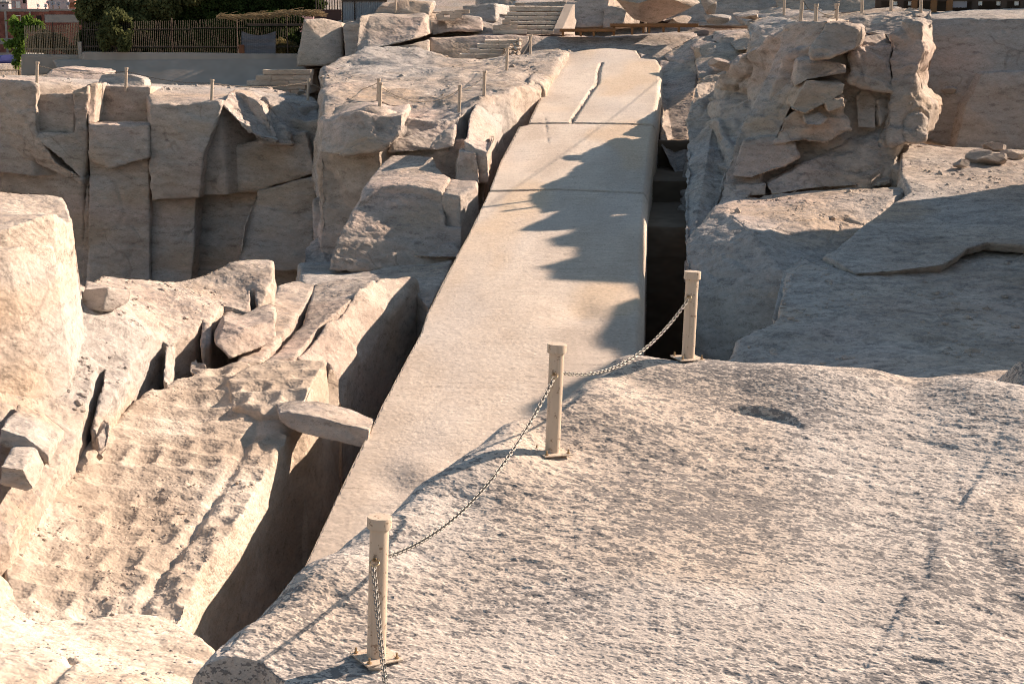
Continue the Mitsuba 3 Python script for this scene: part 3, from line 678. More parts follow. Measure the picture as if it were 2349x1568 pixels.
# added unseen wall, its crest shaped backwards from the shade across the obelisk
def sun_at(u, v, x):
    p = PO(u, v)
    return p + SUN * ((x - p[0]) / SUN[0])
def from_shadow(p):
    return [p[1] - .5543 * p[0], p[2] - .6073 * p[0]]
crest = [from_shadow(PO(u, v)) for u, v in ((1318, 505), (1300, 535), (1252, 548), (1262, 565), (1312, 568), (1310, 590), (1250, 607), (1222, 613), (1253, 622), (1253, 640), (1380, 648), (1440, 652), (1462, 680), (1400, 702), (1385, 735), (1355, 775), (1370, 795), (1400, 800), (1412, 822))]
near = crest + [[22.5, -5.3], [19.5, -6.0], [16.2, -6.2], [15.4, -10], [15, -19], [28.0, -19], [28.1, -8.0], [28.3, -6.6], [28.8, -5.9], [30.5, -5.7], [33, -5.4]]
near = np.array([[13.5, u + .5543 * 13.5, w + .6073 * 13.5] for u, w in near])
block('added_shade_wall', rw, near, vec=SUN * 2.6, amp=.12, soft=0, det=.5, backdet=4)
for q_ in ([[8.7, -5.4], [8.9, -4.75], [9.6, -4.5], [10.6, -4.3], [11.2, -5], [11.3, -14], [8.9, -14]], [[5.9, -14], [6.2, -5.0], [6.5, -4.72], [6.8, -4.8], [7.0, -5.3], [7.1, -14]]):
    block('outcrop', rw, np.array([[13.5, u + .5543 * 13.5, w + .6073 * 13.5] for u, w in q_]), vec=SUN * 1.5, amp=.12, soft=0, det=.6, backdet=4)  # two added, unseen rocks shaped to shade the foreground rock's right edge

# ------------------------------------------------------------------ finding the surface under a survey line
_all = np.vstack([meshkit.WRITTEN[v['filename']][0] for k, v in scene.items() if v.get('type') == 'ply' and k != 'ground'])
_dep = _all @ FWD
_ok = _dep > 3
_all, _dep = _all[_ok], _dep[_ok]
_uv = np.stack([CX + FOC * _all[:, 0] / _dep, CY - FOC * (_all @ UPV) / _dep], 1)
_in = (np.abs(_uv[:, 0] - CX) < 1400) & (np.abs(_uv[:, 1] - CY) < 1000)
_all, _uv, _dep = _all[_in], _uv[_in], _dep[_in]
_tree = cKDTree(_uv)
def pick(u, v, r=5.0):
    i = _tree.query_ball_point([u, v], r)
    while len(i) < 4:
        r *= 1.5
        i = _tree.query_ball_point([u, v], r)
    i = np.array(i)
    d = _dep[i]
    near = i[d < d.min() + .3]
    y = np.median(_all[near, 1])
    return P(u, v, y)

# ------------------------------------------------------------------ small shapes
def frame_of(axis):
    z = axis / np.linalg.norm(axis)
    x = np.cross([0, 1, 0] if abs(z[1]) < .9 else [1, 0, 0], z)
    x /= np.linalg.norm(x)
    return np.stack([x, np.cross(z, x), z], 1)

def lathe(profile, base, axis, n=28):
    """A turned solid: profile (radius, height) pairs along axis from base."""
    m = trimesh.creation.revolve(np.array(profile), sections=n)
    R = np.eye(4)
    R[:3, :3], R[:3, 3] = frame_of(np.asarray(axis, float)), base
    m.apply_transform(R)
    return m

def tube(path, r, n=6, closed=False):
    path = np.asarray(path, float)
    t = np.roll(path, -1, 0) - np.roll(path, 1, 0) if closed else np.gradient(path, axis=0)
    t /= np.linalg.norm(t, axis=1, keepdims=True)
    up = np.array([0.31, .17, .93])
    x = np.cross(t, up)
    x /= np.linalg.norm(x, axis=1, keepdims=True)
    y = np.cross(t, x)
    a = np.arange(n) * 2 * np.pi / n
    V = (path[:, None] + r * (np.cos(a)[None, :, None] * x[:, None] + np.sin(a)[None, :, None] * y[:, None])).reshape(-1, 3)
    m = len(path)
    F = []
    for i in range(m if closed else m - 1):
        j = (i + 1) % m
        for k in range(n):
            l = (k + 1) % n
            F += [[i * n + k, i * n + l, j * n + l], [i * n + k, j * n + l, j * n + k]]
    return trimesh.Trimesh(V, np.array(F), process=False)

def box(lo, hi, R=None, at=None, bevel=0.0):
    lo, hi = np.asarray(lo, float), np.asarray(hi, float)
    if bevel:
        c = np.array([[x, y, z] for x in (lo[0], hi[0]) for y in (lo[1], hi[1]) for z in (lo[2], hi[2])])
        ctr = (lo + hi) / 2
        s = np.sign(c - ctr)
        p = np.vstack([c - s * bevel * w for w in ([0, 1, 1], [1, 0, 1], [1, 1, 0])])
        m = trimesh.convex.convex_hull(p)
    else:
        m = trimesh.creation.box(extents=hi - lo)
        m.apply_translation((lo + hi) / 2)
    if R is not None:
        m.vertices = m.vertices @ np.asarray(R).T
    if at is not None:
        m.apply_translation(at)
    return m

def cat(ms):
    return trimesh.util.concatenate(ms)

def stone(lo, hi, rng, bevel=.02, rough=.012, worn=.05):
    """A hewn stone with uneven corners; its top is worn down towards the front."""
    m = box(lo, hi, bevel=bevel)
    v = np.array(m.vertices)
    v += (rng.random(v.shape) - .5) * 2 * rough
    top = v[:, 2] > (lo[2] + hi[2]) / 2
    v[top, 2] -= worn * (1 - np.clip((v[top, 1] - lo[1]) / max(hi[1] - lo[1], .1) / .6, 0, 1))
    return trimesh.convex.convex_hull(v)

def lump(size, seed, sub=3, amp=.25, flat=0.8):
    """A split boulder: a rough sphere cut by planes."""
    r = np.random.default_rng(seed)
    m = trimesh.creation.icosphere(subdivisions=sub)
    v = np.array(m.vertices)
    for _ in range(13):
        n = r.normal(size=3)
        n /= np.linalg.norm(n)
        d = r.uniform(.36, .8)
        s = v @ n
        v = v - np.where(s > d, s - d, 0)[:, None] * n
    v *= 1 + amp * .25 * (NZ(v * 2.2 + seed, seed) - .5)[:, None]
    v = v * np.asarray(size, float) / 2 * 1.25
    return v, np.array(m.faces)

# ------------------------------------------------------------------ more materials
def weather(a, b, k=6.0):
    return mikit.proc(lambda p, n, uv: MX(a, b, FB(p.x * k, p.y * k, p.z * k * .5, 3)))
bsdf('rough_stone', mikit.proc(smooth_col), .92, .2, granite_bump)
bsdf('chain_steel', (.20, .19, .175), .5, .5, metallic=.85)
bsdf('chain_rust', (.13, .10, .075), .7, .3)
bsdf('brass', (.55, .43, .26), .4, .5, metallic=.9)
bsdf('old_bolt', (.30, .20, .11), .6, .4, metallic=.5)
bsdf('slat_wood', weather((.045, .035, .029), (.10, .077, .062), 3), .85, .3)
bsdf('pale_slat', weather((.20, .15, .10), (.30, .235, .16), 3), .85, .3)
bsdf('brown_plank', weather((.16, .072, .030), (.25, .12, .05), 4), .8, .3)
bsdf('dark_timber', weather((.045, .030, .022), (.09, .06, .045), 4), .85, .3)
bsdf('reed', weather((.19, .135, .075), (.32, .24, .14), 9), .95, .2)
bsdf('net', weather((.10, .10, .115), (.15, .15, .165), 5), .95, .1)
bsdf('rust', weather((.13, .052, .028), (.20, .085, .045), 5), .9, .2)
bsdf('rust_panel', weather((.075, .040, .033), (.115, .06, .05), 2), .9, .2)
bsdf('zinc', weather((.27, .28, .30), (.36, .37, .39), 2), .6, .4, metallic=.2)
bsdf('plaster', weather((.25, .21, .18), (.35, .30, .26), 2.5), .95, .1)
bsdf('concrete', weather((.15, .145, .14), (.22, .21, .20), .7), .95, .1)
def brick_col(p, n, uv):
    r = dr.floor(p.z / .35)
    c = MX((.105, .042, .034), (.17, .072, .056), mikit.cell_rand(dr.floor(p.x / .6 + .5 * r), r, 1))
    return c * (.7 + .6 * FB(p.x * .5, p.y * .5, p.z * .5, 2))
bsdf('brick', mikit.proc(brick_col), .95, .1)
bsdf('pink_wash', weather((.40, .25, .235), (.48, .31, .29), .5), .95, .1)
bsdf('grey_wash', weather((.26, .24, .25), (.35, .32, .33), .5), .95, .1)
bsdf('white_wash', (.62, .60, .56), .9, .2)
bsdf('terracotta', weather((.36, .17, .12), (.45, .22, .16), .5), .95, .1)
bsdf('dark_gap', (.02, .018, .016), .95, .1)
bsdf('tarp', (.05, .06, .22), .6, .4)
bsdf('bark', (.09, .065, .045), .95, .1)
def leaf(name, a, b, t):
    scene[name] = {'type': 'principledthin', 'base_color': mikit.proc(lambda p, n, uv: MX(a, b, N_(p.x * 3.1, p.y * 3.1, p.z * 3.1))), 'roughness': .55, 'diff_trans': t, 'spec_trans': 0.0}
leaf('olive_leaf', (.045, .055, .022), (.14, .15, .065), .8)
leaf('dark_leaf', (.018, .030, .010), (.050, .070, .022), .6)
leaf('bright_leaf', (.07, .13, .022), (.15, .22, .05), .9)
leaf('dry_leaf', (.10, .085, .035), (.19, .155, .075), .8)

# ------------------------------------------------------------------ posts and chains
def make_post(base, top, label, group=None, near=False, turn=.35, plate=True, tags=True):
    base, top = np.asarray(base, float), np.asarray(top, float)
    ax = top - base
    h = np.linalg.norm(ax)
    a = ax / h
    t = thing('bollard', label, 'bollard', group)
    n = 40 if near else 10
    put('shaft', lathe([(0, .0), (.05, .0), (.05, h - .05), (0, h - .05)], base, a, n), 'post_paint', parent=t, smooth=40)
    put('cap', lathe([(0, 0), (.060, 0), (.0645, .003), (.065, .008), (.065, .058), (.063, .062), (0, .0625)], base + a * (h - .0625), a, n), 'post_paint', parent=t, smooth=40)
    if plate:
        c, s = math.cos(turn), math.sin(turn)
        R = frame_of(a) @ np.array([[c, -s, 0], [s, c, 0], [0, 0, 1]])
        put('base_plate', box([-.105, -.105, 0], [.105, .105, .009], R, base + a * .006, bevel=.002), 'post_paint', parent=t, smooth=False)
        if near:
            for x, y in ((-1, -1), (-1, 1), (1, -1), (1, 1)):
                p = base + R @ np.array([x * .08, y * .08, .012])
                put('bolt', cat([lathe([(0, 0), (.012, 0), (.012, .011), (0, .011)], p, a, 6), lathe([(0, 0), (.0055, 0), (.0055, .034), (0, .034)], p, a, 10)]), 'old_bolt', parent=t, smooth=30)
    return t, a, h

def link_chain(path, name, label, pitch=.027, wire=.0034, group='chains between the bollards'):
    """Welded chain links along the path, every second one turned a quarter."""
    seg = np.r_[0, np.cumsum(np.linalg.norm(np.diff(path, axis=0), axis=1))]
    m = int(seg[-1] / pitch)
    s = (np.arange(m) + .5) * seg[-1] / m
    c = np.stack([np.interp(s, seg, path[:, k]) for k in range(3)], 1)
    d = np.gradient(c, axis=0)
    a = np.linspace(0, 2 * np.pi, 14, endpoint=False)
    out = []
    for i in range(m):
        R = frame_of(d[i])
        l, w = .0205, .0105
        x = np.sign(np.cos(a)) * (l - w) + w * np.cos(a)
        y = w * np.sin(a)
        if i % 2:
            loc = np.stack([y, 0 * a, x], 1)
        else:
            loc = np.stack([0 * a, y, x], 1)
        out.append(tube(c[i] + loc @ R.T, wire, 6, True))
    return put(name, cat(out), 'chain_steel', label, 'chain', group, smooth=True)

def hang(p, q, sag, n=60):
    t = np.linspace(0, 1, n)[:, None]
    return p + (q - p) * t - np.array([0, 0, 1]) * 4 * sag * t * (1 - t)

fgv = meshkit.WRITTEN[scene['foreground_rock']['filename']][0]
fgt = cKDTree(fgv[:, :2])
def on_fg(p, r=.14):
    i = fgt.query_ball_point(p[:2], r)
    return float(np.percentile(fgv[i, 2], 88))

NEARP = []
for (ub, vb, yb), (ut, vt), turn, label in (((863, 1509, PO(863, 1509, 0, .2, -4.64)[1]), (871, 1184), .55, 'beige steel bollard nearest the viewpoint, a chain hanging down its front'),
                                           ((1267, 1040, PO(1267, 1040, 0, .2, -4.64)[1]), (1278, 788), .42, 'beige steel bollard at the middle of the foreground rock edge, above the obelisk'),
                                           ((1578, 824, PO(1578, 826, 0, .2, -4.64)[1]), (1589, 622), .30, 'beige steel bollard on the far crest of the foreground rock beside the dark trench')):
    b = P(ub, vb, yb)
    h = np.linalg.norm(P(ut, vt, yb) - P(ub, vb, yb))
    ax = P(ut, vt, yb) - P(ub, vb, yb)
    t, a, h = make_post(b, b + ax, label, 'bollards with chains along the visitor path', near=True, turn=turn)
    NEARP.append((t, b, a, h))

def ring(t, c, tilt, r=.024, wire=.0038):
    """A split ring through an eye on the post, drooping towards the chain."""
    a = np.linspace(0, 2 * np.pi, 28, endpoint=False)
    loc = np.stack([r * np.cos(a), -r * .75 + r * .85 * np.sin(a), -.4 * r + .45 * r * np.sin(a) + tilt * r * np.cos(a)], 1)
    put('ring', tube(c + loc, wire, 8, True), 'brass', parent=t)
    put('eye', cat([tube([c + [0, .03, .006], c + [0, -.012, .006]], .005, 8), tube(c + [0, -.008, .004] + .009 * np.stack([np.cos(a), 0 * a, np.sin(a)], 1), .003, 6, True)]), 'old_bolt', parent=t)

eyes = []
for (t, b, a, h), (u, v), tilt in zip(NEARP, ((858, 1283), (1270, 858), (1576, 680)), (.0, .1, .45)):
    y = b[1] - .052
    f = (P(u, v, y) - b) @ a
    c = b + a * f + np.array([(P(u, v, y) - b - a * f)[0] * .8, -.053, 0])
    ring(t, c, tilt)
    eyes.append((c, b + a * f))
# the ring's low point and the far side of each post
lo = [c + [-.004, -.032, -.020] for c, _ in eyes]
back = [m + np.array([.048, .02, -.005]) for _, m in eyes]
e0 = lo[0]
q0 = P(905, 1700, 6.0)
link_chain(hang(e0, q0, .10, 80), 'chain', 'steel chain hanging down the nearest bollard and out of the bottom of the picture')
link_chain(hang(back[0] + [0, 0, -.0], lo[1], .215, 120), 'chain', 'steel chain sagging from the nearest bollard up to the middle bollard')
link_chain(hang(back[1], lo[2], .19, 120), 'chain', 'steel chain sagging from the middle bollard to the bollard on the crest')
b = NEARP[0][1]
put('stone', (lump([.11, .09, .06], 5)[0] + (b + [-.0, -.085, -.022]), lump([.11, .09, .06], 5)[1]), 'rough_stone', 'small stone wedged under the base plate of the nearest bollard', 'stone')

# distant posts with ropes of chain
FAR = [  # u, top, bottom, label
    (84, 142, 188, 'thin beige bollard on the left cliff edge, far left of its row'),
    (288, 155, 206, 'thin beige bollard in front of the broken square boulder on the left cliff'),
    (485, 182, 229, 'thin beige bollard on the bright ledge below the shaded embankment'),
    (706, 180, 228, 'thin beige bollard to the right of the stepped stone wall'),
    (867, 180, 228, 'thin beige bollard, the rear one of the close pair on the platform'),
    (871, 189, 244, 'thin beige bollard, the front one of the close pair on the platform'),
    (1053, 195, 254, 'thin beige bollard at the front of the rock platform, near the wedge of shade'),
    (1110, 162, 220, 'thin beige bollard on the platform, second from the obelisk end'),
    (1162, 108, 158, 'thin beige bollard at the foot of the lower stone steps'),
    (1216, 80, 125, 'thin beige bollard against the dark ledge right of the lower stone steps'),
    (1480, 20, 71, 'thin beige bollard in front of the brown boardwalk'),
    (907, -18, 28, 'thin beige bollard on top of the layered boulder stack'),
    (1798, -22, 33, 'beige bollard on the right cliff top, leftmost of the leaning group'),
    (1836, -14, 45, 'leaning beige bollard on the right cliff top, second of its group'),
    (1871, 9, 46, 'short beige bollard on the right cliff top, third of its group'),
    (1918, 8, 42, 'short beige bollard on the right cliff top, next to the shelter'),
    (1977, -22, 27, 'beige bollard at the left end of the dark timber shelter'),
    (2044, -28, 22, 'beige bollard in front of the dark timber shelter'),
    (2112, -26, 27, 'beige bollard at the bright boulder before the timber shelter')]
tops = {}
for i, (u, vt, vb, label) in enumerate(FAR):
    b = pick(u, vb)
    tp = P(u + (2 if i != 13 else 6), vt, b[1])
    make_post(b - [0, 0, .05], tp, label, 'bollards with chains along the visitor path', plate=False)
    tops[i] = tp - [0, 0, .12]
for i, j, sag, label in ((4, 3, .32, 'thin chain sagging from the close pair of bollards to the left'), (5, 6, .38, 'thin chain sagging across the bright rock platform'), (6, 7, .12, 'thin chain rising from the platform edge bollard'),
                         (7, 8, .15, 'thin chain rising towards the foot of the lower steps'), (8, 9, .45, 'thin chain in a deep sag beside the lower stone steps'), (0, 1, .15, 'thin chain between the two left bollards of the cliff row'),
                         (1, 2, .12, 'thin chain along the left cliff in front of the embankment'), (2, 3, .15, 'thin chain in front of the stepped stone wall'),
                         (14, 15, .14, 'thin chain between the two short bollards on the right cliff'), (13, 14, .14, 'thin chain from the leaning bollard to the first short one'), (12, 13, .14, 'thin chain between the two tall bollards of the leaning group')):
    put('chain', tube(hang(tops[i], tops[j], sag, 24), .010, 5), 'chain_rust', label, 'chain', 'chains between the bollards')
p, q = tops[10], P(1700, 45, tops[10][1] + 3)
put('chain', tube(hang(p, q, .25, 24), .010, 5), 'chain_rust', 'thin chain running right from the bollard by the boardwalk', 'chain')

# ------------------------------------------------------------------ loose rocks
V, F = block_mesh('641 949 21.75;662 946 21.7;720 954 21.6;790 972 21.45;848 984 21.35;846 1005 21.3;836 1029 21.3;770 1012 21.35;720 1000 21.45;690 993 21.5;662 980 21.6;645 967 21.7', back='632 925 22.5;668 918 22.5;730 920 22.5;800 936 22.4;862 960 22.2;860 968 22.2;850 985 22.2;790 975 22.2;740 960 22.3;700 950 22.4;670 945 22.5;650 940 22.5', amp=.15, grain=.9, steps=0, backdet=1.0, soft=1)
put('fallen_slab', (V, F), 'granite', 'long slab of granite lying across the trench onto the edge of the obelisk', 'rock slab')
b = pick(230, 716)
y = b[1]
V, F = block_mesh(f'193 664 {y};247 659 {y - .1};236 712 {y - .15};200 710 {y - .1};188 697 {y}', back=f'198 642 {y + .7};302 664 {y + .5};297 694 {y + .4};257 714 {y + .15};194 690 {y + .5}', amp=.25, grain=1.0, backdet=1.0)
put('boulder', (V, F), 'granite', 'squarish boulder with a dark left face lying on the sunlit bank at the left', 'boulder')
for u, v, w, h, seed, label in ((2203, 386, 42, 24, 1, 'flat stone at the left end of the pile by the right edge'), (2252, 372, 62, 36, 2, 'long slab leaning in the stone pile by the right edge'), (2285, 377, 72, 30, 3, 'flat stone in front of the pile by the right edge'),
                               (2322, 362, 62, 34, 4, 'thick stone at the right of the pile by the right edge'), (2290, 345, 60, 22, 6, 'thin stone lying on top of the pile by the right edge'),
                               (2178, 212, 52, 18, 7, 'single flat stone on the narrow ledge of the right wall'),
                               (1625, 28, 42, 38, 9, 'round pale stone under the big boulder by the boardwalk'), (1634, 50, 68, 28, 8, 'angular sunlit stone right of the boardwalk'),
                               (1666, 158, 80, 30, 10, 'rounded slab perched on the ledges right of the obelisk end'), (1560, 60, 60, 30, 13, 'shaded stone behind the boardwalk'),
                               (690, 216, 26, 14, 11, 'small pale stone under the stepped stone wall'), (1720, 44, 52, 18, 12, 'flat pale stone on the ledges at the top right of the obelisk'),
                               (1490, 20, 190, 90, 15, 'huge overhanging boulder at the top centre behind the boardwalk')):
    b = pick(u, v) if seed != 15 else P(u, 28, 65)
    if seed == 9: b = P(u, v - 4, 64)
    if seed == 13: b = P(u, v, 66.5)
    if seed == 8: b = P(u, v, 62)
    s = b[1] / FOC
    lv, lf = lump([w * s, w * s * .8, h * s], seed + 20, 4 if seed == 15 else 3)
    put('stone' if seed != 15 else 'boulder', (lv + b + [0, 0, h * s * .3], lf), 'granite', label, 'stone' if seed != 15 else 'boulder', 'loose stones lying about' if seed != 15 else None, smooth=12)

# ------------------------------------------------------------------ chips and gravel lying about
def litter(key, n, size, label, seed, keep=None):
    v, f, nn = meshkit.WRITTEN[scene[key]['filename']][:3]
    r = np.random.default_rng(seed)
    c = np.where(nn[:, 2] > .8)[0]
    q = v[c] @ FWD
    c = c[(q > 1) & (np.abs(v[c, 0] / q) < .36)]
    w = np.clip(3 * NZ(v[c] * [1.1, 1.1, .5], seed) - 1.4, 0, 1) + .02
    idx = r.choice(c, n, p=w / w.sum())
    ico = trimesh.creation.icosphere(subdivisions=0)
    iv, jf = np.array(ico.vertices), np.array(ico.faces)
    sz = size * r.lognormal(0, .55, n)
    V = v[idx][:, None] + (iv[None] * (1 + .5 * (r.random((n, 12, 1)) - .5))) * (sz[:, None, None] * (r.random((n, 1, 3)) * .8 + .5)) * [1, 1, .6]
    F = (jf[None] + 12 * np.arange(n)[:, None, None]).reshape(-1, 3)
    put('gravel', (V.reshape(-1, 3), F), 'granite', label, None, None, 'stuff', smooth=False)
litter('quarry_terrace__floor', 1100, .011, 'loose chips and gravel scattered on the tool-marked quarry floor', 701)
litter('quarry_bank__shelf', 700, .016, 'loose chips scattered on the sunlit bank at the left', 702)
litter('stepped_cliff__platform', 400, .03, 'loose stones scattered on the rock platform', 703)
litter('right_cliff__flat_top', 250, .022, 'loose stones scattered on the flat ledge at the right', 704)
litter('lower_rock__top', 400, .010, 'grit lying on the smooth rock in the lower left corner', 705)
litter('shaded_cliff__top', 350, .035, 'stones scattered on top of the left cliff', 706)
litter('right_wall__slab', 800, .03, 'stones scattered on the shaded slab at the right', 707)

# ------------------------------------------------------------------ stone steps
rng = np.random.default_rng(7)
def course(parent, u0, u1, v0, v1, y, depth, n, bs='rough_stone', name='step_stone', worn=.05):
    a, c = P(u0, v0, y), P(u1, v1, y)
    cuts = np.r_[0, np.sort((np.arange(1, n) + .3 * (rng.random(n - 1) - .5)) / n), 1] * (c[0] - a[0]) + a[0]
    for x0, x1 in zip(cuts[:-1], cuts[1:]):
        put(name, stone([x0 + .003, y - .02 * rng.random(), min(a[2], c[2])], [x1 - .003, y + depth, max(a[2], c[2]) + .012 * rng.random()], rng, .012, .008, worn), bs, parent=parent, smooth=False)
t = thing('stone_steps', 'broad flight of stone steps with a sunlit side wall at the top centre', 'steps')
for i, (u0, u1, v0, v1) in enumerate(((1209, 1270, 67.6, 78), (1188, 1274.6, 56.5, 67), (1171, 1279, 46.5, 56), (1157.6, 1284.6, 37, 46.5), (1163, 1291.5, 26.5, 36.5), (1168, 1296, 13, 26))):
    course(t, u0, u1, v0, v1, 64 + .35 * i, .8, 4)
V, F = loft(np.vstack([P(1270, 78, 64), P(1271, 66, 64.05), P(1296, 10, 65.9), P(1300, 10, 66), P(1300, 80, 66)]), np.vstack([P(1270, 78, 64), P(1271, 66, 64.05), P(1296, 10, 65.9), P(1300, 10, 66), P(1300, 80, 66)]) + [.35, .1, 0])
put('side_wall', (V, F), 'plaster', parent=t, smooth=False)
for u0, u1, v0, v1 in ((1152, 1171, 46, 56), (1145, 1188, 57, 67), (1130, 1146, 58, 68), (1166, 1209, 68, 78), (1130, 1166, 68, 78)):
    course(t, u0, u1, v0, v1, 63.9, .5, 2 if u1 - u0 > 25 else 1, name='edge_stone', worn=.01)
t = thing('stone_steps', 'short flight of stone steps with a rubble side, left of the obelisk end', 'steps')
for i, (u0, u1, v0, v1) in enumerate(((1054, 1151, 122, 135), (1076, 1155, 110.5, 122.5), (1094, 1170, 99, 111), (1111, 1193, 90, 100))):
    course(t, u0, u1, v0, v1, 61 + .3 * i, .8, 3)
for i in range(5):
    for j in range(5 - i):
        a = P(1152 + i * 10 + j * 9, 130 - i * 9, 61.0 + .22 * i)
        lv, lf = lump([.26, .3, .2], 60 + 7 * i + j, 2)
        put('rubble_stone', (lv + a, lf), 'rough_stone', parent=t, smooth=20)
t = thing('stepped_wall', 'low wall of squared blocks rising in steps below the dark slat fence', 'wall')
for u0, u1, v0, v1, n in ((599, 714, 160, 172, 3), (583, 712, 172, 184, 3), (563, 711, 184, 196, 3), (542, 700, 196, 206, 3), (600, 704, 206, 222, 3)):
    course(t, u0 + 3, u1, v0, v1, 59.3, .75, n, 'rough_stone', 'block', .012)
t = thing('dry_stone_wall', 'few stacked grey blocks on the ledge left of the broad steps', 'wall')
for u0, u1, v0, v1 in ((1000, 1018, 32, 41), (1012, 1030, 24, 33), (1019, 1040, 25, 34), (1002, 1030, 40, 48), (1032, 1060, 30, 42), (1042, 1076, 22, 31), (1030, 1046, 42, 49)):
    course(t, u0, u1, v0, v1, 63.6, .4, 1, name='block', worn=.01)

# ------------------------------------------------------------------ boardwalk, shelter, scrap wall, gate
def bar(u0, v0, u1, v1, y, depth):
    a, c = P(u0, v0, y), P(u1, v1, y)
    return box([min(a[0], c[0]), y, min(a[2], c[2])], [max(a[0], c[0]), y + depth, max(a[2], c[2])], bevel=.01)
t = thing('boardwalk', 'low brown timber boardwalk in two levels at the top centre', 'boardwalk')
put('deck', bar(1285, 66, 1412, 73, 63.0, .9), 'brown_plank', parent=t, smooth=False)
put('deck', bar(1402, 54, 1602, 62, 63.2, .9), 'brown_plank', parent=t, smooth=False)
for u, v0, v1, y in ((1289, 73, 84, 63.05), (1330, 73, 84, 63.05), (1360, 73, 84, 63.05), (1406, 62, 82, 63.25), (1448, 62, 80, 63.25), (1474, 62, 76, 63.25), (1487, 62, 76, 63.25), (1520, 62, 74, 63.25), (1555, 62, 74, 63.25)):
    put('leg', bar(u, v0, u + 5, v1, y, .12), 'brown_plank', parent=t, smooth=False)
t = thing('timber_shelter', 'dark timber shelter with pale openings along the top right edge', 'shelter')
ys = 50.0
put('back_board', bar(2020, -70, 2500, 26, ys + 1.5, .1), 'dark_timber', parent=t, smooth=False)
put('beam', bar(2010, -70, 2500, -52, ys, 1.8), 'dark_timber', parent=t, smooth=False)
put('rail', bar(2010, 0, 2500, 3, ys + .05, .08), 'dark_timber', parent=t, smooth=False)
for u in (2012, 2063, 2095, 2140, 2176, 2234, 2300, 2345, 2395):
    put('upright', bar(u, -60, u + 9, 28, ys + .02 * (u % 3), .12), 'brown_plank' if u in (2095, 2140, 2176) else 'dark_timber', parent=t, smooth=False)
put('panel', bar(2185, 2, 2218, 18, ys + .1, .05), 'grey_wash', parent=t, smooth=False)
for u in (2244, 2287, 2328, 2372, 2050, 2084):
    put('panel', bar(u, 2, u + 9, 13, ys + .1, .05), 'white_wash', parent=t, smooth=False)
t = thing('scrap_wall', 'low rust-brown panel wall with slats above, next to the corrugated metal gate', 'wall')
put('panel', bar(720, 22, 784, 70, 66, .06), 'rust_panel', parent=t, smooth=False)
for u in np.arange(722, 784, 6.2):
    put('slat', bar(u, -45, u + 3.6, 24, 66.1, .05), 'slat_wood', parent=t, smooth=False)
t = thing('metal_gate', 'grey corrugated metal gate between the scrap wall and the boulders', 'gate')
xs = np.linspace(P(784, 0, 66)[0], P(885, 0, 66)[0], 140)
zt, zb = P(0, 3, 66)[2], P(0, 66, 66)[2]
zz = .03 * np.sin(xs / .075 * 2 * np.pi)
V = np.vstack([np.stack([xs, 66 + zz, 0 * xs + zb], 1), np.stack([xs, 66 + zz, 0 * xs + zt], 1), np.stack([xs, 66.02 + zz, 0 * xs + zb], 1), np.stack([xs, 66.02 + zz, 0 * xs + zt], 1)])
i = np.arange(139)
F = np.vstack([np.stack([i, i + 1, i + 141, i + 140], 1), np.stack([i + 281, i + 280, i + 420, i + 421], 1)])
put('sheet', (V, F), 'zinc', parent=t, smooth=True)
for u in (783, 812, 884):
    put('post', bar(u, -6, u + 4, 70, 65.93, .05), 'dark_timber', parent=t, smooth=False)
put('rail', bar(783, 0, 888, 4, 65.9, .06), 'dark_timber', parent=t, smooth=False)

# ------------------------------------------------------------------ embankment and fences
em = structure('embankment', 'raked plaster embankment in shade below the slat fence')
def em_bump(V):
    return .02 * (ridge(np.stack([V[:, 0] * 2 + V[:, 2] * 3, V[:, 1], V[:, 2] * 2], 1), 801) - .5)
V, F = block_mesh(np.vstack([P(120, 138, 62.6), P(700, 134, 62.6), P(715, 215, 61.0), P(330, 215, 61.0), P(150, 200, 61.4)]), vec=(0, 3, 0), amp=.15, grain=1.2, steps=0, backdet=2)
scene[em] = pydict((V, F), 'plaster', True)
put('wall', block_mesh(np.vstack([P(186, 119, 62.7), P(440, 121, 62.7), P(700, 124, 62.7), P(700, 140, 62.6), P(186, 142, 62.6)]), vec=(0, .5, 0), amp=.06, grain=.5, steps=0), 'plaster', parent=em, smooth=True)
put('wall', block_mesh(np.vstack([P(47, 124, 63.2), P(184, 126, 63.2), P(190, 165, 63.2), P(47, 175, 63.2)]), vec=(0, .5, 0), amp=.06, grain=.5, steps=0), 'plaster', parent=em, smooth=True)

